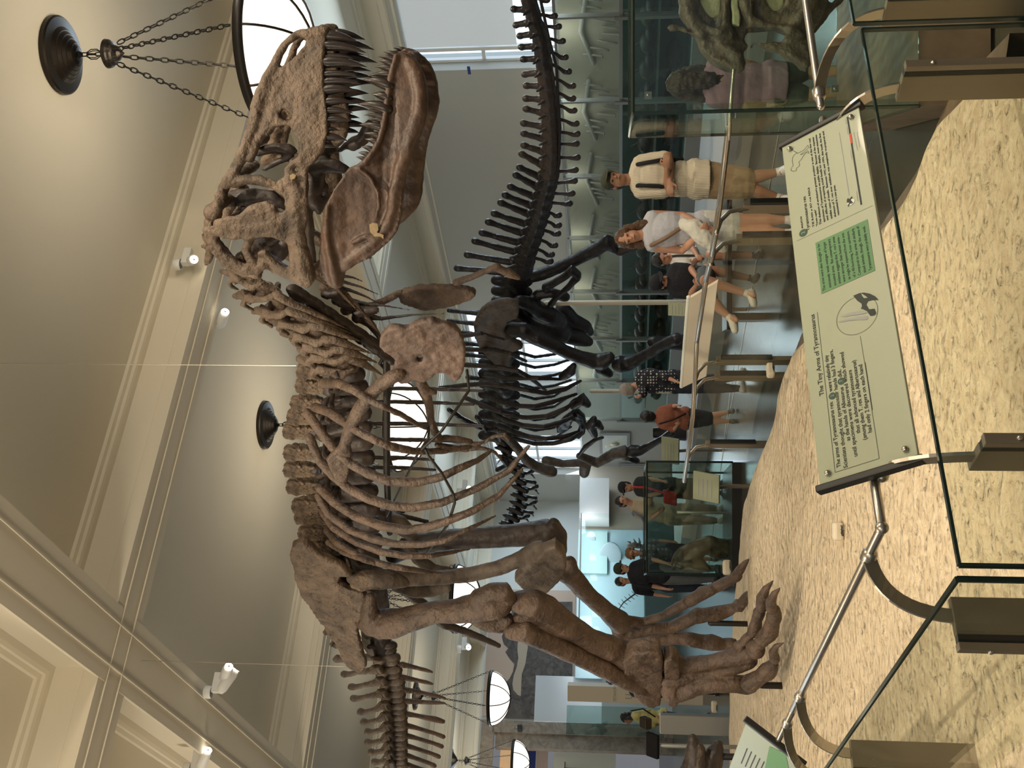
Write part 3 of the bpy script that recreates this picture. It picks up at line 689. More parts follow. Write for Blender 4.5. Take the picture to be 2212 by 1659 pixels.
# ---- skull
maxilla = [(500, 400), (530, 345), (565, 300), (620, 260), (680, 210), (722, 160), (735, 110), (785, 60), (862, 78), (850, 120), (838, 200), (834, 330), (843, 450), (856, 560), (862, 640), (850, 720), (820, 800), (770, 865), (735, 880), (715, 830), (705, 770), (690, 700), (660, 650), (625, 632), (575, 640), (545, 640), (500, 700), (465, 640), (430, 560), (455, 470)]
sk = [('p', maxilla, lambda x, y: W_(x, y)-.02, .035, [[(565, 560), (600, 535), (645, 570), (650, 598), (610, 606), (578, 596)]]),
      D_((830, 75, 34), (760, 95, 38), (680, 90, 26), (610, 140, 24), (565, 200, 26), (530, 280, 30), (490, 360, 36), (455, 440, 40), (430, 530, 44), (405, 640, 42), (375, 740, 40), (335, 830, 38), (290, 920, 38), (240, 990, 36)),
      D_((520, 560, 34), (480, 660, 26), (430, 740, 26), (390, 840, 26)),
      D_((640, 640, 20), (690, 720, 20), (700, 800, 24), (690, 870, 30)),
      D_((285, 985, 32), (360, 960, 34), (450, 965, 34), (530, 990, 28), (590, 1050, 20)),
      D_((660, 850, 20), (620, 900, 30), (640, 960, 50), (670, 1050, 44), (665, 1130, 50), (665, 1220, 52), (680, 1320, 48), (690, 1420, 44), (710, 1500, 46), (730, 1570, 36)),
      D_((720, 870, 22), (715, 980, 22), (710, 1100, 26), (720, 1200, 24)),
      D_((600, 1200, 40), (540, 1220, 46), (450, 1245, 48), (360, 1250, 48), (270, 1245, 44), (200, 1225, 36)),
      D_((540, 1150, 22), (470, 1120, 34), (410, 1140, 36), (340, 1190, 30)),
      D_((590, 1260, 34), (630, 1320, 30), (650, 1400, 30), (650, 1500, 34)),
      D_((700, 1560, 34), (620, 1520, 26), (540, 1470, 26), (470, 1390, 22), (450, 1400, 20)),
      D_((470, 1470, 30), (420, 1500, 36), (350, 1500, 40), (280, 1450, 30), (220, 1400, 24), (180, 1330, 26), (150, 1260, 28)),
      D_((390, 1310, 30), (360, 1380, 30), (400, 1450, 34)),
      D_((150, 1250, 20), (190, 1360, 14), (260, 1460, 14), (350, 1520, 20)),
      ('p', [(200, 1200), (260, 1182), (370, 1172), (440, 1100), (500, 1090), (545, 1115), (545, 1160), (600, 1150), (625, 1200), (605, 1250), (640, 1320), (600, 1330), (520, 1300), (400, 1312), (240, 1312), (175, 1280)], lambda x, y: W_(x, y), .03),
      ('p', [(565, 955), (640, 930), (725, 890), (735, 1000), (722, 1100), (735, 1200), (702, 1290), (742, 1400), (778, 1560), (738, 1608), (690, 1592), (662, 1500), (655, 1400), (600, 1300), (590, 1200), (608, 1130), (600, 1060)], lambda x, y: W_(x, y)-.01, .032),
      ('p', [(440, 1392), (470, 1372), (560, 1450), (650, 1505), (700, 1590), (600, 1545), (500, 1502), (452, 1440)], lambda x, y: W_(x, y)-.03, .026),
      ('p', [(105, 1240), (150, 1230), (215, 1340), (300, 1440), (440, 1500), (460, 1550), (340, 1535), (230, 1470), (150, 1370)], lambda x, y: W_(x, y)-.12, .03),
      ('e', 165, 1160, .20, 62, 60, 58), ('e', 210, 1060, .16, 36, 40, 40),
      [(240, 990, .12, 34), (210, 1080, .12, 36), (170, 1160, .14, 44), (140, 1240, .14, 32), (130, 1320, .10, 24)],
      ('x', 190, 1120, .22, 36), ('x', 200, 1250, .25, 32), ('x', 330, 1440, .3, 44), ('x', 400, 1480, .3, 40), ('x', 300, 940, .16, 36), ('x', 380, 760, .14, 34), ('x', 440, 520, .12, 36), ('x', 470, 370, .10, 26), ('x', 800, 80, .10, 36), ('x', 620, 1180, .28, 26), ('x', 640, 860, .22, 24), ('x', 700, 1560, .3, 22)]
skull = part('skull', C3, sk, M['bonel'], rex, .0085, 5, (.05, .014), 1)
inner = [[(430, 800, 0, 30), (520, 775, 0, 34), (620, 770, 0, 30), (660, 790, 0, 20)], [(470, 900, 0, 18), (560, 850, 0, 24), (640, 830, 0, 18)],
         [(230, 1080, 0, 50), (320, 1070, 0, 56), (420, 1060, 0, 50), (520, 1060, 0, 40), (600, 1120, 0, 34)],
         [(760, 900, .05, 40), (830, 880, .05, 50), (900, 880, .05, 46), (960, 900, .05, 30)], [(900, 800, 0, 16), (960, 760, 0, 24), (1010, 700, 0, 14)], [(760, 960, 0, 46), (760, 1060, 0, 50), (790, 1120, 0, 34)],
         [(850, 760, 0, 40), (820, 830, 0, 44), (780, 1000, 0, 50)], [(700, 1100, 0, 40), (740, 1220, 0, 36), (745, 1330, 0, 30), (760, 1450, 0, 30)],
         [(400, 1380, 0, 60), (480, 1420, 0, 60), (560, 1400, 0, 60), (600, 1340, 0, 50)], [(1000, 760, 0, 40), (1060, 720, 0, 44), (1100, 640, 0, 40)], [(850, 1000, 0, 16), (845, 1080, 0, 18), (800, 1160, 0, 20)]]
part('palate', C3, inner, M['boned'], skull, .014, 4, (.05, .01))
# ---- lower jaw
PATCH = mat('beige_filler', (.30, .22, .12), .8, bump=[('n', 40, .5, .01)])
jaw = [(1250, 205), (1283, 193), (1330, 212), (1380, 250), (1418, 310), (1440, 380), (1451, 470), (1448, 560), (1430, 630), (1395, 720), (1360, 810), (1335, 890), (1315, 980), (1300, 1080), (1290, 1180), (1272, 1260), (1230, 1320), (1170, 1375), (1100, 1425), (1020, 1470), (960, 1505), (945, 1540), (943, 1600), (900, 1612), (860, 1590), (815, 1515), (800, 1490), (805, 1380), (815, 1260), (835, 1130), (880, 1040), (940, 950), (975, 890), (1030, 870), (1075, 830), (1115, 780), (1150, 700), (1175, 610), (1183, 520), (1195, 420), (1212, 330), (1230, 270)]
WJ = wy(.10, .34)
jw = [('p', jaw, lambda x, y: WJ(x, y)-.03, .028), [(x, y, WJ(x, y), r) for x, y, r in ((1262, 225, 18), (1235, 300, 20), (1218, 400, 20), (1207, 500, 20), (1195, 600, 18), (1170, 700, 18), (1130, 790, 18), (1070, 860, 16))],
      [(x, y, WJ(x, y)-.02, r) for x, y, r in ((1330, 250, 30), (1385, 350, 44), (1405, 450, 46), (1400, 560, 46), (1365, 680, 44), (1320, 800, 42), (1280, 920, 40), (1250, 1050, 36), (1235, 1160, 34), (1200, 1250, 36), (1120, 1340, 34), (1030, 1410, 34), (950, 1470, 32))],
      [(x, y, WJ(x, y), r) for x, y, r in ((1040, 900, 16), (1110, 960, 14), (1150, 1040, 14), (1160, 1120, 14), (1140, 1190, 12))],
      [(x, y, WJ(x, y), r) for x, y, r in ((850, 1130, 18), (840, 1250, 20), (850, 1370, 24), (880, 1480, 30), (900, 1570, 36))],
      [(x, y, WJ(x, y), r) for x, y, r in ((1000, 1340, 14), (1080, 1300, 16), (1150, 1310, 12))], ('x', 1330, 250, .10, 40), ('e', 1427, 602, .14, 10, 10, 8), ('e', 1108, 1430, .30, 10, 10, 8)]
jawo = part('lower_jaw', C3, jw, mat('fossil_jaw_bone', (.2, .11, .065), .5, bump=[('n', 7, .6, .03), ('n', 45, .5, .006)], var=(4, (.042, .023, .016), (.130, .076, .048), .8)), rex, .0085, 5, (.06, .012), 1)
k = items_mb(C3, [('p', [(1100, 1230), (1120, 1218), (1150, 1225), (1155, 1260), (1145, 1275), (1185, 1290), (1185, 1315), (1165, 1300), (1130, 1300), (1105, 1270)], lambda x, y: WJ(x, y)+.004, .006)]); k.build('plaster_patch', PATCH, jawo)
k = items_mb(C3, [('p', [(625, 935), (645, 925), (663, 935), (655, 955), (630, 962)], lambda x, y: W_(x, y)+.045, .004)]); k.build('plaster_patch', PATCH, skull)
def tooth(C, a, b, w, d, par, bend, cm=M['tooth'], ws=1.2):
    A = C.w(a[0], a[1], d); B = C.w(b[0], b[1], d); L = (B-A); side = L.cross(C.n).normalized(); mid = A.lerp(B, .55)+side*L.length*bend
    pts = []; rr = []
    for i in range(8):
        s = i/7; pts.append(A*(1-s)**2+mid*2*s*(1-s)+B*s*s); rr.append(max(.0012, C.r(A, w*ws)*(1-s**1.8)))
    for m_ in (0, 1):
        mb = MB().tube(pts, rr, 8)
        if m_: mb = mirror(mb, C)
        mb.build('tooth', cm, par, True)
for bx, by, tx, ty, w in ((865, 105, 1030, 140, 30), (855, 160, 1080, 205, 30), (850, 225, 1005, 240, 16), (845, 262, 1085, 290, 32), (845, 335, 1037, 347, 22), (845, 380, 1045, 390, 24), (850, 430, 1025, 432, 30), (855, 500, 1000, 500, 26), (860, 550, 1002, 565, 22), (862, 605, 993, 612, 20), (862, 658, 920, 668, 13), (860, 705, 970, 730, 22), (850, 755, 905, 772, 16)):
    tooth(C3, (bx-20, by), (tx, ty), w, W_(0, by)-.02, skull, -.10 if ty > 100 else .1)
for tx, ty, bx, by, w in ((1183, 200, 1262, 218, 11), (1150, 228, 1255, 245, 12), (1150, 250, 1250, 278, 14), (1135, 288, 1240, 305, 14), (1095, 342, 1230, 335, 14), (1062, 366, 1220, 402, 22), (1112, 452, 1212, 475, 18), (1030, 512, 1205, 540, 22), (1080, 548, 1195, 562, 10), (1068, 577, 1190, 588, 12), (1090, 603, 1185, 610, 11), (1040, 633, 1180, 655, 16), (1070, 685, 1165, 705, 14), (1075, 720, 1150, 740, 14), (1050, 764, 1130, 790, 12), (1035, 800, 1110, 822, 12), (1022, 826, 1090, 850, 10)):
    tooth(C3, (bx, by), (tx, ty), w, WJ(0, by)-.01, jawo, .10, ws=1.7)
# ---- neck vertebrae: tip, arch, centrum, and the long rib that sweeps back below
NV = [((135, 235), (205, 255), (300, 290), None, 36), ((215, 385), (290, 375), (400, 345), (900, 590), 42), ((330, 475), (400, 470), (480, 440), (930, 620), 44), ((425, 545), (500, 520), (620, 520), (985, 665), 50),
      ((505, 610), (590, 600), (700, 600), (1045, 735), 50), ((560, 640), (640, 660), (760, 655), (1080, 790), 54), ((605, 700), (680, 720), (830, 700), (1108, 865), 56), ((600, 760), (700, 790), (850, 780), None, 54)]
for i, (a, b, c, rb, r) in enumerate(NV):
    r *= 1.32
    it = [[(a[0], a[1], 0, r*.42), (b[0], b[1], .02, r*.62), (c[0], c[1], .03, r)],
          [(c[0]-20, c[1]-r*.5, .10, r*.6), (c[0]+60, c[1]+20, .10, r*.75)],
          [(b[0]-30, b[1]-25, .10, r*.34), (b[0]+20, b[1]+30, .15, r*.5), (c[0]+10, c[1]+r, .18, r*.44), (c[0]+70, c[1]+r*.5, .17, r*.34)],
          [(b[0], b[1]+10, .14, r*.4), (b[0]-28, b[1]+60, .16, r*.34), (b[0]+30, b[1]+95, .15, r*.28)],
          [(b[0], b[1], .06, r*.5), (b[0]+10, b[1]+50, .08, r*.4)], ('x', b[0]+20, b[1]+10, .12, r*.4)]
    part('neck_vertebra', CN, it, M['bonel'], rex, .012, 3, (.045, .018))
    if rb:
        e = rb; s0 = (c[0]+60, c[1]+r*.6)
        mid = ((s0[0]*.62+e[0]*.38), s0[1]*.55+e[1]*.45-14)
        part('neck_rib', CN, [[(s0[0], s0[1], .17, r*.55), (mid[0]-60, mid[1]-22, .18, r*.46), (mid[0], mid[1], .17, r*.40), ((mid[0]+e[0])/2, (mid[1]+e[1])/2, .14, 15), (e[0], e[1], .10, 4)]], M['bonel'], rex, .008, 3, (.05, .006), mir=2)
part('neck_vertebra', CN, [[(20, 90, 0, 12), (60, 60, 0, 30), (70, 110, .0, 30), (50, 180, 0, 24), (40, 200, 0, 10)], [(25, 20, .0, 16), (50, 60, 0, 26)]], M['rough'], rex, .01, 3, (.03, .02))
for k in range(7):   # underside of the neck column, its shade put into dark bone
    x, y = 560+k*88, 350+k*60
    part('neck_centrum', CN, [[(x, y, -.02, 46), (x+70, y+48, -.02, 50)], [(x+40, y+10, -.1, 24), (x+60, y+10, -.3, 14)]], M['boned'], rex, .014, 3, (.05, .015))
# thin far side neck ribs that stick out below the jaw hinge
for a, b in (((860, 265), (985, 302)), ((860, 300), (1075, 378)), ((900, 350), (1100, 445)), ((940, 430), (1265, 470)), ((1090, 520), (1470, 490))):
    part('neck_rib', CN, [[(a[0]-60, a[1]-10, -.2, 22), (a[0], a[1], -.2, 13), ((a[0]+b[0])/2, (a[1]+b[1])/2-8, -.2, 8), (b[0], b[1], -.2, 4)]], M['boned'], rex, .007, 2, (.05, .004))
part('neck_vertebra', CN, [[(760, 370, -.15, 40), (820, 360, -.15, 46), (850, 420, -.15, 44), (900, 440, -.15, 30)], [(940, 490, -.15, 30), (1000, 480, -.15, 34), (1060, 470, -.15, 22)]], M['boned'], rex, .012, 3, (.05, .015))
# ---- back vertebrae
DV = [((590, 835), (850, 850), 46), ((583, 920), (870, 925), 46), ((553, 1025), (880, 1000), 46), ((533, 1105), (890, 1085), 46), ((508, 1190), (895, 1165), 46), ((512, 1320), (900, 1255), 50), ((512, 1420), (905, 1350), 50), ((530, 1520), (910, 1450), 52), ((562, 1635), (920, 1550), 52), ((578, 1700), (930, 1650), 54), ((600, 1800), (940, 1750), 54), ((620, 1880), (950, 1850), 54)]
for (sx, sy), (cx, cy), r in DV:
    part('back_vertebra', CN, [('p', [(sx, sy-34), (sx+60, sy-40), (sx+130, sy-34), (sx+190, sy-24), (sx+190, sy+26), (sx+130, sy+36), (sx+50, sy+40), (sx, sy+34), (sx-10, sy)], 0, .028)], M['rough'], rex, .010, 3, (.03, .03))
    part('back_vertebra', CN, [[(sx+170, sy, .0, r*.7), (sx+240, sy+10, .02, r*.75)], [(sx+220, sy-20, .02, r*.5), (sx+200, sy+40, .14, r*.42), (sx+250, sy+30, .20, r*.35)],
                               [(cx-90, cy+20, 0, r*1.1), (cx, cy, 0, r*1.35), (cx+90, cy, 0, r*1.25)], ('x', sx+230, sy+20, .2, r*.4)], M['boned'], rex, .014, 3, (.05, .015))
# ---- trunk ribs
RB = [(CN, [(745, 905, 30), (830, 908, 28), (920, 945, 26), (1000, 1000, 22), (1100, 1045, 20), (1200, 1090, 18), (1300, 1150, 16), (1370, 1180, 12)]),
      (CN, [(690, 1050, 28), (780, 1080, 28), (880, 1150, 26), (960, 1200, 26), (1050, 1245, 26), (1150, 1285, 26), (1280, 1312, 22), (1450, 1312, 20), (1620, 1285, 16)]),
      (CN, [(650, 1085, 30), (720, 1190, 28), (800, 1290, 28), (900, 1385, 28), (1020, 1450, 28), (1130, 1490, 28), (1300, 1500, 26), (1450, 1465, 24), (1560, 1412, 22), (1659, 1370, 18), (1745, 1310, 12)]),
      (CN, [(660, 1230, 28), (720, 1370, 26), (800, 1460, 26), (900, 1540, 28), (1020, 1600, 28), (1150, 1640, 28), (1280, 1650, 26), (1450, 1620, 24), (1659, 1535, 22), (1850, 1430, 18), (1970, 1280, 12)]),
      (CR, [(245, 10, 26), (330, 95, 26), (450, 175, 26), (600, 232, 28), (750, 260, 26), (870, 245, 26), (1000, 205, 24), (1150, 145, 22), (1300, 55, 18), (1440, -100, 10)]),
      (CR, [(240, 60, 24), (300, 165, 24), (420, 255, 24), (560, 312, 24), (700, 342, 22), (850, 345, 20), (980, 320, 18), (1100, 262, 14), (1190, 220, 12), (1280, 175, 8)]),
      (CR, [(265, 150, 24), (330, 245, 24), (450, 325, 22), (600, 385, 22), (750, 412, 20), (900, 410, 18), (1000, 392, 14), (1130, 370, 8)]),
      (CR, [(290, 260, 22), (350, 335, 22), (480, 412, 20), (620, 462, 20), (750, 485, 18), (880, 503, 14), (960, 512, 8)]),
      (CR, [(300, 330, 20), (400, 395, 18), (520, 440, 16), (700, 485, 14), (820, 505, 8)])]
for C, pts in RB:
    n = len(pts); it = [[(x, y, .14+.52*math.sin(math.pi*min(1, .08+.72*i/(n-1))), r*1.12) for i, (x, y, r) in enumerate(pts)]]
    part('rib', C, it, M['bone'], rex, .010, 3, (.05, .008), mir=0)
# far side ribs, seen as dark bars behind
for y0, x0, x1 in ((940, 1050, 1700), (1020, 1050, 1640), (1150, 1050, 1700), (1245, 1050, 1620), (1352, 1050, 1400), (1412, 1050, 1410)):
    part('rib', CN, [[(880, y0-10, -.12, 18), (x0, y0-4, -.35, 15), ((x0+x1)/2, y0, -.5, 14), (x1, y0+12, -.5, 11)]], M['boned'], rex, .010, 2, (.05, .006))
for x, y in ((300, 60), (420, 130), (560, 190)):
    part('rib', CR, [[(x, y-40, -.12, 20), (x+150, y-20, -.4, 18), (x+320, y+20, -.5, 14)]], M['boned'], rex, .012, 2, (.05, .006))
# ---- shoulder and arm, near side
part('shoulder_blade', CN, [('p', [(757, 1358), (800, 1312), (860, 1258), (905, 1250), (914, 1320), (900, 1400), (887, 1497), (850, 1492), (815, 1478), (785, 1420)], .52, .018),
      [(860, 1300, .52, 34), (885, 1230, .53, 40), (915, 1150, .54, 44), (955, 1070, .56, 46), (1010, 990, .57, 46), (1080, 920, .57, 42), (1150, 870, .56, 46), (1200, 850, .55, 40)]], M['bone'], rex, .010, 4, (.07, .008))
co = [(1075, 680), (1090, 605), (1140, 562), (1200, 560), (1250, 568), (1290, 540), (1340, 530), (1390, 515), (1440, 538), (1485, 540), (1550, 580), (1580, 630), (1590, 690), (1590, 765), (1578, 820), (1560, 862), (1525, 890), (1500, 870), (1478, 840), (1440, 832), (1410, 835), (1390, 868), (1345, 892), (1300, 880), (1255, 890), (1210, 900), (1170, 870), (1155, 820), (1175, 765), (1150, 735), (1112, 712)]
part('coracoid', CN, [('p', co, .52, .022, [[(1312, 725), (1330, 718), (1342, 735), (1332, 760), (1316, 768), (1300, 750)]])], mat('fossil_plate_bone', (.2, .13, .1), .6, bump=[('n', 6, .9, .05), ('v', 9, .5, .02)], var=(5, (.06, .038, .029), (.16, .105, .08), .9)), rex, .009, 3, (.06, .02))
part('humerus', CN, [[(1320, 895, .50, 34), (1350, 950, .50, 34), (1375, 1040, .48, 28), (1385, 1130, .46, 24), (1410, 1200, .45, 26), (1435, 1240, .44, 26)], [(1370, 950, .5, 24), (1405, 960, .5, 22)]], M['bone'], rex, .009, 3, (.05, .008))
part('forearm', CN, [[(1425, 1275, .44, 22), (1500, 1290, .42, 20), (1600, 1300, .40, 22)], [(1460, 1230, .42, 20), (1540, 1235, .40, 18), (1620, 1255, .38, 20)]], M['bone'], rex, .008, 3, (.05, .006))
C4 = Crop(820, 850, 4.74, rexp); C4.n = RN; C4.o = HX
h = part('hand', C4, [[(930, 565, .4, 26), (990, 560, .4, 28), (1080, 565, .4, 22), (1130, 580, .4, 18)], [(940, 510, .38, 24), (1010, 510, .38, 22), (1070, 500, .38, 20), (1150, 450, .38, 22), (1200, 430, .38, 18)]], M['bone'], rex, .006, 3, (.04, .004))
for pts in ([(1120, 575, 18), (1180, 600, 20), (1240, 670, 14), (1190, 740, 6)], [(1200, 440, 20), (1280, 420, 24), (1320, 480, 16)]):
    part('claw', C4, [[(x, y, .4, r) for x, y, r in pts]], M['bone'], h, .006, 2, (.04, .003))
# far side arm and collar
part('coracoid', CP, [('p', [(860, 636), (872, 626), (895, 620), (930, 617), (980, 616), (1022, 624), (1030, 632), (1015, 645), (985, 655), (950, 663), (915, 667), (885, 658), (866, 650)], -.55, .03)], M['bone'], rex, .012, 3, (.06, .02))
part('shoulder_blade', CP, [[(735, 640, -.4, 7), (770, 655, -.45, 9), (800, 660, -.5, 8), (830, 650, -.55, 9), (865, 632, -.55, 9)]], M['bone'], rex, .011, 3, (.06, .008))
part('humerus', CP, [[(985, 610, -.5, 9), (1020, 598, -.5, 8), (1050, 585, -.5, 7), (1075, 575, -.5, 9)], [(1070, 578, -.5, 8), (1100, 590, -.5, 11), (1120, 600, -.5, 6)]], M['bone'], rex, .011, 3, (.05, .006))
# ---- hips
il = [(85, 345), (115, 322), (150, 314), (185, 330), (215, 360), (250, 392), (300, 412), (345, 432), (400, 470), (440, 512), (400, 518), (372, 520), (358, 548), (370, 565), (420, 592), (500, 610), (520, 650), (495, 700), (500, 770), (472, 830), (480, 885), (498, 950), (522, 1010), (520, 1050), (500, 1075), (470, 1082), (435, 1070), (405, 1050), (370, 990), (330, 905), (270, 812), (200, 722), (145, 645), (108, 565), (98, 480), (78, 405)]
part('hip_blade', CR, [('p', il, .30, .03), [(480, 560, .30, 60), (560, 560, .30, 55), (620, 560, .28, 50)]], M['bonel'], rex, .012, 5, (.10, .04), mir=2)
part('hip_joint', CR, [[(440, 540, .28, 40), (560, 545, .28, 66), (660, 550, .26, 60), (740, 560, .22, 44)], [(690, 600, .22, 26), (800, 620, .15, 40), (900, 620, .1, 38), (1000, 600, .08, 26)], [(500, 640, .3, 26), (480, 720, .3, 26)]], M['boneg'], rex, .013, 5, (.1, .02), mir=1)
part('pubis', CP, [[(840, 1246, .22, 20), (900, 1250, .16, 17), (960, 1247, .1, 17), (1020, 1240, .06, 17), (1080, 1226, .04, 17), (1130, 1205, .02, 19), (1165, 1185, 0, 20)], ('p', [(1110, 1245), (1140, 1215), (1175, 1180), (1200, 1170), (1220, 1190), (1224, 1215), (1215, 1240), (1195, 1262), (1170, 1282), (1150, 1278), (1125, 1258)], .05, .05)], M['boneg'], rex, .014, 5, (.1, .02))
part('ischium', CP, [[(880, 1280, .1, 12), (920, 1310, .08, 12), (960, 1350, .05, 10), (1000, 1362, 0, 9), (1040, 1378, 0, 8), (1078, 1395, 0, 6)]], M['boned'], rex, .012, 4, (.08, .01))
part('sacrum', CP, [[(765, 1150, 0, 30), (785, 1200, 0, 34), (800, 1260, 0, 36), (808, 1320, 0, 36), (815, 1390, 0, 33)], [(720, 1160, 0, 22), (730, 1250, 0, 24), (760, 1340, 0, 22)], [(780, 1190, .2, 12), (780, 1190, -.2, 12)]], M['boned'], rex, .016, 4, (.08, .02))
def segs(t):
    out = []
    for a, b in zip(t, t[1:]):
        L = math.hypot(a[0]-b[0], a[1]-b[1]); m = tuple((a[i]+b[i])/2 for i in range(3)); R1, R2 = a[3]*1.06, b[3]*1.06
        if L < (R1+R2)*.9: out.append([a[:3]+(R1,), b[:3]+(R2,)]); continue
        f = .12; lp = lambda u: tuple(a[i]+(b[i]-a[i])*u for i in range(3))
        out.append([lp(f)+(R1*.96,), lp(.3)+(R1*.86,), m+((R1+R2)*.36,), lp(.72)+(R2*.84,), lp(1-f)+(R2,)])
    return out
# ---- near leg
part('femur', CR, [[(545, 660, .42, 40), (540, 740, .46, 56), (550, 820, .48, 70)], [(510, 815, .46, 46), (600, 812, .48, 92), (680, 808, .5, 96), (740, 795, .5, 84), (840, 765, .5, 76), (940, 740, .5, 72), (1040, 735, .5, 76), (1140, 720, .5, 88), (1230, 700, .5, 96), (1290, 690, .5, 100)],
      [(1180, 660, .5, 60), (1260, 620, .5, 56), (1330, 620, .5, 62), (1360, 660, .5, 50)], [(1180, 780, .52, 56), (1240, 795, .52, 68), (1310, 805, .52, 68), (1345, 790, .52, 54)]], M['bone'], rex, .014, 6, (.14, .016))
part('tibia', CP, [[(1122, 1300, .48, 27), (1150, 1302, .48, 32), (1178, 1318, .48, 34), (1210, 1340, .48, 30), (1270, 1379, .48, 26), (1330, 1406, .47, 28), (1365, 1422, .46, 34), (1395, 1432, .46, 34)], [(1130, 1335, .5, 24), (1170, 1345, .5, 24), (1210, 1362, .5, 20)]], M['bone'], rex, .014, 6, (.14, .02))
part('fibula', CP, [[(1106, 1364, .60, 20), (1130, 1362, .60, 25), (1190, 1387, .58, 25), (1250, 1415, .56, 24), (1300, 1439, .55, 25), (1350, 1466, .54, 23), (1385, 1483, .53, 20), (1408, 1492, .52, 15)]], M['bone'], rex, .013, 5, (.14, .016))
part('ankle', CP, [('p', [(1345, 1412), (1362, 1398), (1400, 1392), (1426, 1393), (1432, 1420), (1430, 1470), (1427, 1505), (1412, 1514), (1390, 1508), (1370, 1490), (1352, 1455)], .5, .075)], M['bone'], rex, .012, 8, (.1, .03))
part('ankle', CP, [('p', [(1434, 1412), (1452, 1408), (1468, 1420), (1470, 1500), (1456, 1514), (1440, 1510), (1434, 1460)], .5, .07)], M['bone'], rex, .012, 6, (.1, .02))
CL2 = CL
foot = part('foot', CL, [[(690, 1120, .46, 54), (760, 1140, .46, 46), (900, 1125, .46, 40), (1020, 1100, .46, 46), (1100, 1080, .46, 50)],
      [(690, 1205, .52, 54), (780, 1200, .52, 46), (900, 1180, .5, 32), (1020, 1150, .5, 40), (1100, 1120, .48, 40)],
      [(700, 1270, .58, 54), (740, 1280, .58, 50), (820, 1250, .58, 48), (920, 1235, .58, 44), (1020, 1235, .58, 46), (1090, 1240, .56, 50)]], M['bone'], rex, .011, 5, (.1, .01))
for t in ([(1040, 1050, .42, 32), (1080, 1010, .42, 26), (1125, 960, .40, 34), (1135, 910, .40, 26), (1148, 870, .40, 30)], [(1120, 1070, .52, 50), (1170, 1000, .52, 38), (1200, 975, .52, 42), (1215, 920, .52, 34), (1222, 890, .52, 38), (1228, 860, .52, 26)], [(1100, 1230, .60, 46), (1150, 1200, .60, 36), (1190, 1170, .60, 44), (1215, 1140, .60, 30)], [(1105, 1240, .60, 38), (1090, 1270, .60, 18)]):
    part('toe', CL, segs(t), M['bone'], foot, .008, 2, (.06, .008))
def claw(C, pts, par): part('claw', C, [pts], M['bone'], par, .007, 2, (.05, .004))
claw(CL, [(1160, 845, .40, 32), (1162, 800, .40, 31), (1180, 755, .40, 20), (1217, 712, .40, 4)], foot)
claw(CL, [(1210, 855, .52, 30), (1205, 820, .52, 27), (1222, 780, .52, 18), (1253, 748, .52, 4)], foot)
claw(CL, [(1225, 1110, .60, 28), (1218, 1075, .60, 24), (1232, 1045, .60, 15), (1270, 1026, .60, 4)], foot)
# ---- far leg
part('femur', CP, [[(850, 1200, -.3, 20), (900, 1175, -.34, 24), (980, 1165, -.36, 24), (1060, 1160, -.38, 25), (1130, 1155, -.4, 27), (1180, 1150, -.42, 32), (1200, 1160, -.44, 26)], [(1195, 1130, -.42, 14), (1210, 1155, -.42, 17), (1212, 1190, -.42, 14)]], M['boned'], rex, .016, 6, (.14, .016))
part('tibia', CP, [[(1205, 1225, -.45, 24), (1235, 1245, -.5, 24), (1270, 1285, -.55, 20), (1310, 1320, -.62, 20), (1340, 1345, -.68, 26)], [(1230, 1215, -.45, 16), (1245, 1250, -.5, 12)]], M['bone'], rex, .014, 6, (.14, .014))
foot2 = part('foot', CL, [[(410, 900, -.8, 34), (440, 960, -.8, 40), (440, 1030, -.8, 36)], [(480, 915, -.8, 30), (560, 920, -.85, 24), (660, 890, -.85, 22), (740, 845, -.88, 28), (790, 820, -.9, 26)], [(480, 975, -.8, 40), (600, 955, -.82, 32), (700, 950, -.85, 32), (770, 920, -.88, 36), (820, 895, -.9, 34)],
      [(480, 1030, -.75, 34), (600, 1015, -.78, 28), (700, 1005, -.8, 30), (790, 1005, -.8, 36)]], M['bone'], rex, .013, 5, (.1, .012))
for t in ([(790, 815, -.9, 32), (840, 790, -.9, 30), (860, 775, -.92, 34), (900, 760, -.92, 28), (930, 745, -.95, 26), (970, 725, -.95, 28), (1010, 705, -.95, 24), (1035, 690, -.95, 26)], [(830, 890, -.9, 40), (880, 885, -.9, 34), (930, 880, -.92, 38), (990, 862, -.95, 30), (1050, 835, -.95, 34)], [(800, 1010, -.8, 36), (850, 1020, -.82, 34), (910, 1025, -.82, 40), (960, 1035, -.85, 30), (1010, 1030, -.85, 28)]):
    part('toe', CL, segs(t), M['bone'], foot2, .009, 2, (.06, .008))
claw(CL, [(1030, 685, -.95, 26), (1055, 650, -.95, 22), (1078, 620, -.95, 14), (1093, 604, -.95, 5)], foot2)
claw(CL, [(1060, 825, -.95, 28), (1085, 790, -.95, 24), (1110, 770, -.95, 16), (1126, 760, -.95, 5)], foot2)
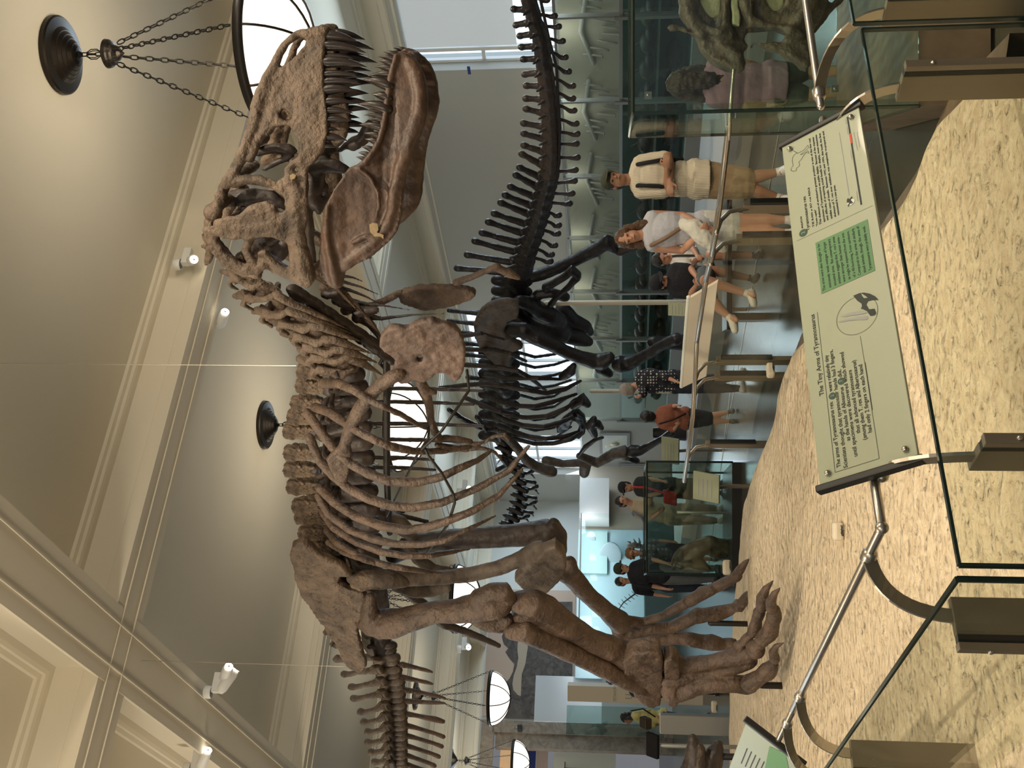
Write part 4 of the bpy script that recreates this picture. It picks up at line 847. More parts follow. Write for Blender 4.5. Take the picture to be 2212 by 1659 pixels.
# ---- tail: neural spine, drum and chevron of each vertebra
TV = [(340, 935, 620, 945, 95), (345, 1020, 640, 1015, 92), (390, 1105, 655, 1090, 90), (432, 1180, 675, 1160, 86), (445, 1248, 680, 1230, 82), (485, 1328, 690, 1300, 78), (505, 1388, 695, 1365, 74), (528, 1445, 700, 1425, 70), (530, 1508, 702, 1485, 66), (550, 1565, 704, 1540, 62), (570, 1622, 706, 1595, 60), (580, 1675, 708, 1650, 58)]
CH = [None, (910, 1095), (912, 1165), (985, 1248), (985, 1278), (972, 1385), (975, 1475), (965, 1532), (948, 1592), (922, 1645), (910, 1690), None]
for i, (sx, sy, cx, cy, r) in enumerate(TV):
    hgt = r; it = [[(sx, sy, 0, 24), (sx+30, sy+2, 0, 18), (sx+80, sy-10, 0, 16), (cx-hgt*.8, cy-10, 0, 26)],
        [(cx-hgt*.6, cy-6, 0, 34), (cx, cy-10, 0, 30), (cx+hgt*.55, cy-6, 0, 34)], [(cx-hgt*.6, cy+24, 0, 28), (cx, cy+16, 0, 26), (cx+hgt*.55, cy+20, 0, 30)],
        [(cx-hgt*.5, cy-12, .06, 30), (cx+hgt*.45, cy-12, .06, 30)], [(cx-hgt*.5, cy+20, .06, 28), (cx+hgt*.45, cy+20, .06, 28)],
        [(cx-hgt*.5, cy, .10, 20), (cx-hgt*.72, cy-30, .20, 15), (cx-hgt*1.1, cy-25, .28, 13), (cx-hgt*1.6, cy+15, .34, 9)] if i > 1 else [(cx-hgt*.5, cy, .1, 20), (cx-hgt*.9, cy, .2, 14)],
        ('x', cx-hgt*.6, cy-20, .1, 16)]
    v = part('tail_vertebra', CR, it, M['boneg'] if i > 0 else M['boned'], rex, .012, 3, (.05, .012))
    if CH[i]:
        ex, ey = CH[i]; b0 = (730, cy+35)
        big = 1.5 if i in (5,) else 1
        part('chevron', CR, [[(b0[0], b0[1], .03, 20), ((b0[0]*.6+ex*.4), (b0[1]*.65+ey*.35), .01, 14), ((b0[0]*.2+ex*.8), (b0[1]*.25+ey*.75), 0, 13*big), (ex, ey, 0, 8 if i < 5 else 15)]], M['bone'], rex, .010, 3, (.05, .006))
# sacral spines peeking over the hip blade
for x, y in ((285, 860), (325, 930), (350, 1010)): part('tail_vertebra', CR, [[(x+70, y-10, -.02, 20), (x+20, y, -.02, 16), (x, y, -.02, 22)]], M['rough'], rex, .012, 3, (.03, .012))
# ---- steel armature
def iron(C, pts, r, name='armature_bar', m='iron'):
    ps = [C.w(x, y, d) for x, y, d in pts]; return MB().tube(ps, r, 10).build(name, M[m], rex, True)
iron(CN, [(1120, 740, 0), (1122, 1000, 0), (1120, 1400, 0), (1130, 1659, 0), (1140, 1800, 0)], .024)
iron(CN, [(1100, 620, 0), (1125, 700, 0), (1080, 790, 0), (1120, 830, 0)], .012)
iron(CN, [(1600, 830, .3), (1612, 950, .4), (1450, 1190, .6), (1330, 1300, .62)], .009)
iron(CN, [(1120, 1700, .1), (1300, 1340, .5), (1370, 1230, .6)], .008)
iron(C4, [(455, 545, .6), (500, 640, .66), (635, 810, .68), (760, 1040, .68), (770, 1120, .66), (700, 1340, .6), (600, 1480, .5), (460, 1659, .4)], .009)
for px, py, d in ((1535, 1346, -.85), (1645, 1480, .5)):
    a = rexp(px, py, d); z = sand_z(a.x, a.y); MB().tube([Vector((a.x, a.y, z-.02)), Vector((a.x, a.y, max(a.z, z+.12)))], .028, 12).build('support_post', M['iron'], rex, True)
for pts in ([(1225, 745), (1222, 700), (1224, 770)], ): pass
# ================================================================ long-necked skeleton behind
APA = 11.2
def apj(px, py, d=0): return PA(px, py, APA-d)
CE = Crop(900, 0, 2.765, apj); CF = Crop(950, 500, 3.318, apj); C4A = Crop(820, 850, 4.74, apj); CAP = Crop(0, 0, 1, apj); CB = Crop(1300, 760, 5.53, apj)
for c in (CE, CF, C4A, CAP, CB): c.n = -AX; c.o = R(APA, 0)
ap = thing('sauropod_skeleton', 'nearly black long necked dinosaur skeleton with raised tail behind the tyrannosaur', 'dinosaur skeleton', R(APA, 15, .3))
K = M['bonek']; KB = M['boned']
sp_ = [(560, -60), (580, 55), (592, 150), (615, 215), (625, 282), (637, 355), (645, 445), (655, 512), (652, 588), (652, 650), (638, 735), (640, 798), (640, 868), (628, 920), (615, 1000), (592, 1045), (560, 1115), (528, 1165), (502, 1210), (462, 1275), (428, 1325), (390, 1390), (347, 1440), (302, 1522), (243, 1602)]
ce = [(655, -40), (690, 60), (705, 130), (735, 200), (748, 275), (758, 350), (768, 430), (780, 515), (792, 595), (798, 680), (802, 760), (806, 835), (806, 915), (800, 1000), (790, 1070), (772, 1130), (757, 1185), (745, 1240), (728, 1290), (710, 1345), (692, 1400), (672, 1455), (652, 1510), (640, 1570), (620, 1630)]
ch = [(780, 0), (825, 95), (850, 158), (873, 245), (890, 342), (910, 428), (935, 513), (935, 588), (942, 660), (955, 738), (960, 800), (956, 858), (962, 940), (950, 1015), (945, 1080), (930, 1155), (915, 1215), (850, 1285), (850, 1345), (845, 1395), (828, 1465), (808, 1520), (800, 1560)]
for i, (s, c) in enumerate(zip(sp_, ce)):
    mb = MB(); mx = (s[0]*.45+c[0]*.55, s[1]*.35+c[1]*.65)
    nx = ce[min(i+1, 24)]; pv = ce[max(i-1, 0)]
    it = [[(s[0], s[1], 0, 23), (s[0]*.7+mx[0]*.3, s[1]*.7+mx[1]*.3, 0, 18), (mx[0], mx[1], 0, 22), (c[0]-25, c[1], 0, 28)],
          [((c[0]+pv[0])/2, (c[1]+pv[1])/2, 0, 50+i*.9), (c[0], c[1], 0, 44+i*.9), ((c[0]+nx[0])/2, (c[1]+nx[1])/2, 0, 50+i*.9)],
          [(c[0]-20, c[1], .05, 12), (c[0]-34-i, c[1]+18, .14, 11), (c[0]-50-i*2, c[1]+30, .18, 8)]]
    part('tail_vertebra', CE, it, K if i > 13 or i < 6 else KB, ap, .016, 1, (.1, .012))
for i, e in enumerate(ch):
    c = ce[i]; part('chevron', CE, [[(c[0]+25, c[1]+25, 0, 13), ((c[0]+e[0])/2+14, (c[1]+e[1])/2+14, 0, 11), (e[0]-25, e[1]+5, 0, 15), (e[0], e[1], 0, 21)]], K if i > 15 or i < 6 else KB, ap, .015, 1, (.1, .006))
iron_ = lambda C, pts, r, par: MB().tube([C.w(*p) for p in pts], r, 8).build('armature_bar', M['iron'], par, True)
iron_(CE, [(740, 0, .1), (790, 230, .1), (835, 400, .1), (845, 600, .1), (855, 760, .1), (850, 980, .1), (820, 1100, .1), (780, 1260, .1), (700, 1450, .1), (670, 1600, .1)], .02, ap)
# trunk
for x, y in ((65, 565), (62, 640), (165, 725), (172, 800), (172, 880), (190, 955), (200, 1045)):
    part('back_vertebra', CF, [[(x, y, 0, 20), (x+90, y+12, 0, 16), (x+200, y+20, 0, 22), (x+330, y+10, 0, 30)]], K, ap, .024, 2, (.1, .01))
for k in range(16):
    y = 330+k*74; x = 430 if y > 600 else 520
    part('back_vertebra', CF, [[(x, y, -.1, 70), (x+40, y+60, -.1, 74)], [(x-120, y+20, -.1, 40), (x, y+20, -.1, 60)], [(x+60, y+20, -.1, 60), (x+110, y+30, -.1, 40)]], K, ap, .035, 2, (.15, .02))
part('hip_blade', CF, [('p', [(245, 660), (265, 605), (300, 550), (350, 515), (420, 490), (500, 485), (565, 500), (570, 560), (560, 605), (490, 635), (465, 690), (480, 740), (540, 780), (590, 800), (600, 830), (520, 850), (515, 960), (430, 965), (350, 900), (290, 830), (250, 750)], .75, .06)], M['boneg'], ap, .026, 5, (.2, .03))
part('hip_joint', CF, [[(570, 500, .3, 50), (640, 520, .2, 60), (700, 560, .1, 70), (780, 600, .1, 70), (860, 640, 0, 60)], [(560, 640, .3, 60), (600, 700, .4, 70)], [(700, 450, 0, 40), (800, 440, 0, 40), (900, 470, 0, 40)], [(560, 560, 0, 120), (720, 650, 0, 120), (850, 720, 0, 100)]], K, ap, .035, 3, (.15, .02))
part('femur', CF, [[(620, 720, .8, 66), (700, 760, .85, 64), (800, 810, .85, 54), (900, 860, .85, 50), (1000, 900, .85, 52), (1100, 930, .85, 60), (1170, 930, .85, 66), (1215, 900, .85, 46)], [(1150, 980, .85, 46), (1215, 1020, .85, 34)], [(470, 700, .7, 34), (520, 700, .75, 60), (600, 700, .8, 60)]], K, ap, .03, 5, (.2, .02))
part('tibia', CF, [[(1290, 950, .8, 66), (1350, 950, .8, 56), (1430, 910, .8, 44), (1520, 860, .8, 40), (1620, 800, .8, 40), (1700, 770, .8, 50)]], K, ap, .03, 4, (.2, .02))
part('femur', CF, [[(880, 560, -.5, 60), (960, 640, -.5, 56), (1040, 680, -.5, 52), (1070, 720, -.5, 40)], [(800, 640, -.2, 80), (900, 740, -.2, 70), (1000, 770, -.2, 60), (1060, 790, -.2, 44)]], K, ap, .035, 4, (.2, .02))
part('femur', CF, [[(640, 330, -.2, 50), (720, 310, -.2, 50), (850, 260, -.2, 46), (1000, 190, -.2, 48), (1120, 130, -.2, 54), (1210, 70, -.2, 50)], [(1200, 60, -.2, 44), (1240, 120, -.2, 44)]], K, ap, .03, 4, (.2, .02))
part('tibia', CF, [[(1290, 140, -.2, 40), (1350, 120, -.2, 34), (1440, 95, -.2, 28)], ], KB, ap, .03, 3, (.2, .02))
part('ischium', CF, [[(760, 400, .1, 36), (820, 370, .1, 30), (900, 320, .1, 30), (950, 270, .1, 36), (985, 310, .1, 36)], [(985, 330, .1, 32), (920, 400, .1, 24), (840, 470, .1, 22), (790, 530, .1, 26)]], K, ap, .026, 4, (.2, .02))
AR = [[(180, 845), (400, 850), (500, 875), (620, 930)], [(170, 955), (300, 962), (420, 972), (560, 1000), (650, 1050), (760, 1140)], [(330, 1020), (480, 1050), (700, 1050), (870, 1060)],
      [(0, 1125), (200, 1100), (350, 1090), (480, 1110), (640, 1140), (760, 1160), (900, 1130), (1010, 1070)], [(345, 1185), (430, 1220), (560, 1250), (680, 1255), (800, 1225), (980, 1165)],
      [(370, 1270), (500, 1315), (620, 1335), (760, 1325), (900, 1270), (1000, 1200)], [(390, 1310), (470, 1350), (600, 1390), (740, 1400), (860, 1370), (980, 1320)], [(420, 1390), (520, 1430), (640, 1470), (760, 1485), (900, 1470), (1000, 1430)],
      [(560, 1490), (680, 1520), (820, 1518), (940, 1490), (1020, 1440)], [(180, 1190), (300, 1240), (430, 1290), (560, 1310)], [(150, 750), (300, 730), (460, 775)]]
for rb in AR:
    n = len(rb); part('rib', CF, [[(x, y, .3+.9*math.sin(math.pi*(i+.3)/(n+.3)), 19 if i < n-1 else 12) for i, (x, y) in enumerate(rb)]], KB, ap, .02, 2, (.1, .008))
for k in range(9):
    y = 860+k*75; part('rib', CF, [[(540, y, -.5, 15), (680, y+40, -.9, 14), (820, y+20, -1, 13), (940, y-20+(0 if k < 4 else -40), -.8, 11)]], K, ap, .022, 2, (.1, .006))
part('breast_plate', CF, [('p', [(835, 1400), (870, 1350), (930, 1300), (965, 1270), (1000, 1285), (1040, 1320), (1052, 1380), (1040, 1440), (1000, 1478), (960, 1470), (985, 1430), (1000, 1380), (960, 1340), (930, 1400), (880, 1430), (840, 1430)], .7, .05)], K, ap, .022, 3, (.1, .02))
part('shoulder_blade', CF, [[(880, 1040, .9, 34), (940, 1000, .9, 40), (960, 960, .9, 24)]], K, ap, .026, 3, (.1, .02))
part('shoulder_blade', CF, [[(960, 1240, .8, 40), (1030, 1200, .8, 50), (1060, 1240, .8, 30)]], K, ap, .026, 3, (.1, .02))
part('shoulder_blade', CF, [[(450, 1450, 1., 36), (500, 1490, 1., 34), (560, 1560, 1., 34), (620, 1640, 1., 36), (700, 1690, 1., 40), (800, 1720, 1., 46)]], M['boneg'], ap, .026, 4, (.1, .02))
part('humerus', CAP, [[(1180, 995, 1., 11), (1215, 1002, 1., 9), (1245, 1000, 1., 9), (1265, 998, 1., 15), (1262, 1022, 1., 12)], [(1252, 985, 1., 9), (1290, 1000, 1., 12), (1325, 980, 1., 13), (1348, 975, 1., 15), (1352, 985, 1., 12)]], M['boneg'], ap, .024, 4, (.2, .02))
part('forearm', CAP, [[(1364, 975, 1., 15), (1385, 972, 1., 11), (1405, 962, 1., 8), (1430, 948, 1., 7), (1450, 935, 1., 9)], [(1358, 990, 1., 8), (1375, 995, 1., 8)]], K, ap, .022, 4, (.2, .02))
part('forefoot', CAP, [[(1250, 984, 1.1, 4), (1265, 965, 1.1, 6), (1285, 950, 1.1, 5), (1302, 945, 1.1, 4)], [(1283, 905, 1.2, 8), (1275, 920, 1.2, 12), (1285, 940, 1.2, 8)], [(1290, 915, 1.2, 10), (1300, 925, 1.2, 6)]], K, ap, .02, 3, (.1, .01))
NK = [(1220, 470), (1270, 560), (1310, 650), (1370, 720), (1400, 800), (1420, 880), (1440, 960), (1430, 1040), (1420, 1120), (1390, 1190), (1350, 1260), (1310, 1330), (1270, 1400)]
for i, (x, y) in enumerate(NK):
    r = 58-i*.8; part('neck_vertebra', C4A, [[(x, y-30, 0, r*.8), (x+10, y+30, 0, r*.75)], [(x-40, y, 0, r*.5), (x-90, y-20+10*(i % 2), 0, 14)], [(x+20, y, .1, r*.4), (x+110, y+20, .1, 22), (x+170, y+(30 if i % 2 else -10), .1, 26)], [(x+150, y+20, .1, 16), (x+190, y+70, .1, 12)], [(x-60, y-20, .1, 20), (x+60, y+40, .2, 34)]], K, ap, .035, 2, (.12, .03))
for pts in ([(1085, 990), (1095, 1005), (1075, 1015)], [(970, 885), (1000, 905), (1040, 925)], [(1030, 900), (1050, 930), (1075, 925), (1080, 950)]):
    part('neck_vertebra', CAP, [[(x, y, .3, 6) for x, y in pts]], K, ap, .025, 2, (.1, .02))
for y, x0, x1, l in ((655, 1180, 1478, 0), (845, 1278, 1500, 0)):
    a = apj(x0, y, 0); MB().tube([a, Vector((a.x, a.y, 0))], .045, 12).build('support_pipe', M['cream'], ap, True)
for i, (px, py) in enumerate(((1425, 740), (1450, 935), (1445, 540))):
    a = apj(px, py, .5); MB().tube([a+ZX*.1, Vector((a.x, a.y, .95)), Vector((a.x, a.y, .32))], [.12, .10, .16], 12).build('lower_leg', K, ap, True)
o = MB().rbox(9.6, 12.8, 6, 24, 0, .3).build('sauropod_platform', M['greyp']); struct(o)
# ================================================================ showcases and walls behind
J = [10.0, 12.0, 13.9, 15.9, 17.8, 19.7, 21.6, 23.5, 25.5]
first = None
bk = M['boned']
wl = mat('case_back_light', (.46, .46, .40), .8)
for i in range(len(J)-1):
    b0, b1 = J[i], J[i+1]
    nm = ['at the right edge', 'second from the right edge', 'behind the middle of the raised tail', 'behind the striped shirt', 'behind the long haired woman', 'behind the beige support pipe', 'behind the black thigh bone', 'beside the framed pictures'][i]
    t = thing('wall_showcase', 'tall glass wall showcase with pale upper half '+nm, 'showcase', R(15.4, (b0+b1)/2, 0), 'glass showcases along the window wall')
    mb = MB().rbox(15.95, 16.1, b0, b1, 1.6, 2.72); mb.build('upper_back', wl, t)
    MB().rbox(15.95, 16.1, b0, b1, 0, 1.6).build('lower_back', M['teal'], t)
    MB().rbox(15.05, 16.1, b0, b1, 0, .35).build('plinth', M['greyp'], t)
    MB().rbox(15.04, 15.10, b0, b1, 1.56, 1.62).build('cross_rail', M['grey'], t); MB().rbox(15.04, 15.1, b0, b1, 2.70, 2.75).build('cross_rail', M['grey'], t)
    MB().rbox(15.0, 15.12, b1-.03, b1+.03, .35, 1.7).rbox(15.02, 15.12, b1-.05, b1-.01, 1.6, 2.74).build('mullion', M['grey'], t)
    MB().rbox(15.06, 15.07, b0+.02, b1-.02, 1.62, 2.7).build('glass_pane', M['glassf'], t)
    MB().rbox(15.06, 15.07, b0+.02, b1-.02, .35, 1.56).build('glass_pane', M['glassd'], t)
    MB().rbox(15.45, 15.9, b0, b1, .9, .93).build('shelf', M['grey'], t)
    random.seed(i+3)
    # fossils mounted inside
    c = R(15.9, (b0+b1)/2, 2.1); mb = MB(); n = 9
    for k in range(n):
        p = c+BX*(-.7+1.4*k/n)+ZX*(.2*math.sin(k*.8+i)); mb.tube([p, p+ZX*(-.15-.1*(k % 3))-AX*.05, p+ZX*(-.34)+BX*.05-AX*.04], .022, 6)
    mb.tube([c-BX*.75+ZX*.1, c+ZX*.22, c+BX*.75], .05, 8)
    f = mb.build('mounted_fossil', M['greyp'], t, True)
    mb = MB()
    for k in range(3):
        p = R(15.6, b0+.4+k*.6, 1.12); mb.ell(p, .22, .14, .14); mb.ell(p-BX*.2-ZX*.04, .16, .09, .08); mb.tube([p+ZX*.1, p+ZX*.25+BX*.1], .03, 6)
    mb.build('fossil_skull', bk, t, True)
    for k in range(2):
        p = R(15.7, b0+.5+k*.9, .62); MB().ell(p, .3, .2, .16).tube([p-BX*.3, p+BX*.35+ZX*.1], .05, 8).build('fossil_bone', bk, t, True)
    light('case_light', 'POINT', R(15.6, (b0+b1)/2, 2.62), 6, (1, .97, .82), shadow_soft_size=.15)
# framed pictures on the pale wall
def frame(px0, py0, px1, py1, al, label, kind):
    p, q = PA(px0, py1, al), PA(px1, py0, al); zt, zb = p.z, q.z; b0, b1 = sorted((p.dot(BX), q.dot(BX)))
    t = thing('framed_picture', label, 'picture', R(al, (b0+b1)/2, (zt+zb)/2), 'framed pictures on the pale wall')
    MB().rbox(al-.03, al+.02, b0, b1, zb, zt).build('frame', M['greyp'], t)
    MB().rbox(al-.035, al-.029, b0+.09, b1-.09, zb+.09, zt-.09).build('mount', M['white'], t)
    MB().rbox(al-.039, al-.034, b0+.2, b1-.2, zb+.2, zt-.2).build('print', M['paper'] if kind else M['greyp'], t)
    c = R(al-.045, (b0+b1)/2, (zt+zb)/2); MB().ell(c, .05, .2, .14).tube([c, c+ZX*.25+BX*.1], .04, 6).build('drawing', M['cream'] if kind else M['teal'], t, True)
frame(1296, 936, 1361, 979, 16.42, 'framed pencil drawing on the pale wall below the black forefoot', 1)
frame(1336, 1003, 1398, 1048, 16.42, 'framed dark photograph on the pale wall behind the woman with red bag', 0)
# opposite barrier rail with posts and its tilted board seen from behind
zr = RZ
pr = [PZ(x, y, zr) for x, y in ((1574, 274), (1554, 446), (1538, 550), (1525, 605), (1505, 738), (1497, 900), (1478, 1040))]
o = MB()
for a, b in zip(pr, pr[1:]): o.tube([a, b], .02, 10)
tag(o.build('handrail', M['steel'], None, True), 'long steel handrail in front of the two standing visitors', 'handrail')
dr = (pr[-1]-pr[0]).normalized(); nr = Vector((dr.y, -dr.x, 0))
for i, (py, l) in enumerate(((505, 'in front of the woman, nearer of the pair'), (572, 'in front of the seated visitors'), (826, 'under the tilted board left end'), (860, 'beside the person in orange'), (1003, 'next to the standing glass case'))):
    j = min(range(len(pr)-1), key=lambda k: abs((pr[k]+pr[k+1])[0]/2-PZ(1510, py, zr).x)); a, b = pr[j], pr[j+1]
    d = ray(1500, py); s = max(-1, min(2, ((O-a).x*d.y-(O-a).y*d.x)/((b-a).x*d.y-(b-a).y*d.x))); p = a.lerp(b, s)
    t = thing('barrier_post', 'distant steel post '+l, 'post', (p.x, p.y, 0), 'posts of the far barrier')
    q = p+nr*.22
    MB().box(Vector((q.x, q.y, .38)), dr*.045, nr*.02, ZX*.38).build('upright', M['postp'], t)
    MB().box(Vector((q.x, q.y, .5))-dr*.06, dr*.012, nr*.02, ZX*.22).build('clamp_plate', M['black'], t)
    MB().tube([Vector((q.x, q.y, .70)), q.lerp(p, .15)+ZX*(-.10), q.lerp(p, .5)+ZX*(-.035), p], .016, 8).build('bracket_arm', M['steel'], t, True)
for i, l in enumerate(('nearest', 'middle', 'farthest')):
    a, b = pr[0].lerp(pr[-1], i/3+.005), pr[0].lerp(pr[-1], (i+1)/3-.005); c = (a+b)/2+nr*.24
    o = MB().box(Vector((c.x, c.y, .43)), (b-a)/2, nr*.006, ZX*.42).build('glass_barrier_panel', M['glass']); tag(o, l+' glass pane of the barrier beyond the sand', 'glass panel', 'far barrier panes')
uu = [PZ(1490, 642, 1.18), PZ(1473, 833, 1.14)]; ll = [PZ(1545, 618, .86), PZ(1530, 832, .82)]
for q, k in ((uu, .0), (ll, 0)): pass
l0 = uu[0]+Vector((-.12, -.30, -.22)); t = thing('tilted_board', 'long tilted board on the far rail seen from behind', 'information sign', (uu[0].x, uu[0].y, .8))
bd = MB(); A_, B_ = P(1490, 642, 9.2), P(1474, 835, 10.6); C_, D__ = P(1551, 606, 8.9), P(1540, 770, 10.0); D__ = C_+(B_-A_)
nn = (B_-A_).cross(C_-A_).normalized()*.015
bd.add([A_+nn, B_+nn, D__+nn, C_+nn, A_-nn, B_-nn, D__-nn, C_-nn], [[0, 1, 2, 3], [7, 6, 5, 4], [0, 4, 5, 1], [1, 5, 6, 2], [2, 6, 7, 3], [3, 7, 4, 0]]).build('board', M['cream'], t)
MB().tube([A_+ZX*.01, B_+ZX*.01], .02, 6).build('end_bar', M['paper'], t, True)
# ---- standing glass case
def pzy(px, py, Y): return P(px, py, Y)
def glass_case(x0, x1, y0, y1, z0, z1, label, skew=0, name='glass_showcase', base=0, gm='glassd', er=.02, pm='kerb'):
    t = thing(name, label, 'showcase', ((x0+x1)/2, (y0+y1)/2, 0))
    cs = [Vector((x0, y0, 0)), Vector((x1, y0, 0)), Vector((x1+skew, y1, 0)), Vector((x0+skew, y1, 0))]
    for a, b in zip(cs, cs[1:]+cs[:1]):
        h = (b-a)/2; n = Vector((-h.y, h.x, 0)).normalized(); c = (a+b)/2
        MB().box(c+ZX*(z0+z1)/2, h, n*.008, ZX*(z1-z0)/2).build('glass_pane', M[gm], t)
    f = MB()
    for a, b in zip(cs, cs[1:]+cs[:1]): f.tube([a+ZX*z1, b+ZX*z1], er, 4); f.tube([a+ZX*z0, a+ZX*z1], er, 4)
    f.build('dark_edge', M['gedge'], t)
    MB().plate([c+ZX*z1 for c in cs], ZX, .006).build('glass_top', M[gm], t)
    if base: MB().plate([c+ZX*(z0-base/2) for c in cs], ZX, base/2).build('plinth', M[pm], t)
    return t
c0 = P(1397, 997, 14.4); c1 = P(1397, 1238, 14.4)
gc = glass_case(c1.x, c0.x, 14.4, 15.7, .12, c0.z, 'free standing glass case with a dark skull in front of visitors', -.25, base=.12, er=.014, pm='black')
CG = Crop(1220, 1000, 5.183, lambda px, py, d=0: P(px, py, 15.0-d)); CG.n = Vector((0, -1, 0)); CG.o = Vector((0, 15, 0))
s = part('skull_cast', CG, [[(1210, 1200, 0, 30), (1230, 1080, 0, 50), (1290, 1000, 0, 46), (1400, 920, 0, 50), (1540, 880, 0, 50), (1640, 860, 0, 60)], [(1300, 1150, 0, 60), (1400, 1080, 0, 70), (1500, 1000, 0, 60), (1640, 900, 0, 60), (1780, 900, 0, 70), (1880, 980, 0, 50)], [(1450, 1150, 0, 60), (1560, 1140, 0, 60), (1620, 1190, 0, 30)], [(1640, 1030, 0, 40), (1800, 1040, 0, 40)]], mat('glossy_dark_skull', (.06, .04, .025), .3, var=(6, (.02, .014, .01), (.14, .10, .05))), None, .03, 3, (.15, .04)); tag(s, 'dark glossy skull cast inside the free standing case', 'skull')
p = Vector(((c0.x+c1.x)/2, 15.0, 0)); MB().tube([Vector((p.x, 15, .12)), Vector((p.x, 15, .8))], .02, 8).build('mount_rod', M['steel'], s, True)
# ---- lecterns
def lectern(px, py, Y, w, h, tilt, label, leg=True):
    c = P(px, py, Y); t = thing('reading_lectern', label, 'information sign', (c.x, c.y, 0), 'reading lecterns on the gallery floor')
    X = Vector((1, -.2, 0)).normalized(); U = Vector((.15, math.cos(tilt), math.sin(tilt))); U = (U-X*U.dot(X)).normalized(); N = X.cross(U)
    MB().box(c, X*w/2, U*h/2, N*.015).build('panel', M['sign'], t, bevel=.004)
    for k in range(4): MB().box(c-N*(-.017)+U*(h*.3-h*.17*k)-X*.05*w, X*w*.32, U*h*.02, N*.002).build('text_line', M['greyp'], t)
    if leg: MB().tube([c-U*h*.3-N*.02, Vector((c.x, c.y+.15, c.z*.5)), Vector((c.x, c.y+.1, 0.0))], .025, 8).build('leg', M['postp'], t, True)
lectern(1448, 973, 17.2, .42, .32, 1.0, 'pale lectern with a picture beside the black foreleg')
lectern(1465, 668, 13.8, .17, .26, 1.2, 'small pale lectern behind the seated visitors near the beige pipe')
lectern(1526, 1052, 12.6, .34, .34, 1.0, 'pale green lectern in front of the free standing case')
# ---- bright end wall exhibits
cy = mat('cyan_display_wall', (.44, .62, .68), .9, spec=.1)  # cyan of the case lighting is put into the wall colour
t = thing('lit_display', 'long pale cyan lit display wall behind the far visitors', 'showcase', R(11, 30, 0))
MB().rbox(9.4, 14.1, 30.6, 30.7, .9, 2.9).build('back_panel', cy, t); MB().rbox(9.4, 14.1, 29.4, 30.7, 0, .9).build('plinth', M['teal'], t)
MB().rbox(9.4, 14.1, 29.44, 29.46, .9, 2.78).build('glass_pane', glass_mat('pale_case_glass', (.94, .985, .985), .03), t)
MB().rbox(9.4, 14.1, 29.42, 29.48, 2.76, 2.80).build('top_rail', M['grey'], t)
area('display_tube_light', R(11.7, 29.7, 2.72), R(11.7, 30.6, 1.6), 50, (.95, .98, 1), 5, .25)
MB().rbox(12.6, 14.0, 30.5, 30.6, 2.0, 2.9).build('teal_graphic', mat('teal_graphic', (.45, .64, .64), .9, spec=.1), t)
for k, (a, z, r) in enumerate(((13.7, 2.45, .12), (13.2, 1.9, .42))): MB().ell(R(a, 30.5, z), r, .02, r*.8).build('graphic_circle', mat('graphic_blue_grey', (.42, .54, .60), .7), t, True)
sk2 = MB(); pts = [P(1383-.0*k, 1283, 0.1) for k in range(1)]
CW = Crop(1220, 1000, 5.183, lambda px, py, d=0: PB(px, py, 29.9)); CW.n = -BX; CW.o = R(0, 29.9)
ch_ = [(820, 1430), (780, 1470), (740, 1500), (700, 1530), (660, 1560), (630, 1600), (600, 1650), (580, 1700)]
mb = items_mb(CW, [[(x, y, 0, 10-k*.7) for k, (x, y) in enumerate(ch_)]]+[[(x, y, 0, 4), (x-25-5*(k % 2), y-32, 0, 3)] for k, (x, y) in enumerate(ch_)]+[[(x, y, 0, 4), (x+40, y+25, 0, 3)] for x, y in ch_])
tag(mb.build('small_tail_skeleton', M['boned'], None, True), 'small dark string of spiny tail bones on the cyan display', 'fossil')
mb = items_mb(CW, [[(720, 930, 0, 26), (780, 920, 0, 34), (840, 930, 0, 30)], [(700, 880, 0, 4), (730, 890, 0, 12)], [(770, 850, 0, 4), (790, 890, 0, 14)], [(830, 840, 0, 4), (840, 890, 0, 14)]])
tag(mb.build('small_horned_skull', M['bone'], None, True), 'small spiky horned skull on the cyan display above the curly haired visitor', 'skull')
o = MB().rbox(14.2, 15.6, 30.0, 30.6, 1.95, 2.85).build('white_display_box', M['white']); tag(o, 'white box shaped display panel on the end wall left of the cyan display', 'display panel')
o = MB().rbox(14.1, 16.4, 30.7, 30.8, 0, 2.9).build('tan_partition', mat('tan_partition', (.42, .36, .28), .7)); tag(o, 'tan partition wall under the white display box', 'partition')
# mural
p, q = PB(1047, 1290, WB-.02), PB(1237, 1553, WB-.02); m0, m1 = q.dot(AX), 13.2; z0, z1 = q.z, 5.9
mur = mat('mural_sky', (.50, .38, .30), .8); dark = mat('mural_dark_ground', (.07, .06, .058), .8, var=(3, (.045, .04, .038), (.14, .12, .105), 2)); pale = mat('mural_pale_band', (.42, .35, .27), .8, bump=[('n', 12, .6, .02)])
t = thing('landscape_mural', 'wide brown landscape mural of a canyon high on the end wall', 'mural', R((m0+m1)/2, WB, z0))
MB().rbox(m0, m1, WB-.03, WB-.01, z0, z1).build('sky_area', mur, t)
CM = Crop(900, 1300, 4.62, lambda px, py, d=0: PB(px, py, WB-.035-d)); CM.n = -BX; CM.o = R(0, WB)
items_mb(CM, [('p', [(880, 1160), (890, 1140), (865, 1110), (880, 1000), (880, 820), (930, 760), (960, 700), (975, 620), (930, 570), (885, 500), (915, 465), (870, 420), (850, 350), (870, 290), (900, 200), (950, 100), (950, 0), (1555, 0), (1555, 730), (1555, 1180)], .0, .004)]).build('canyon_area', dark, t)
items_mb(CM, [('p', [(1010, 400), (1100, 400), (1110, 450), (1085, 620), (1050, 720), (1045, 800), (1040, 940), (1010, 930), (965, 880), (955, 820), (970, 730), (1000, 650), (1015, 560), (1005, 480)], .006, .003)]).build('pale_cliff', pale, t)
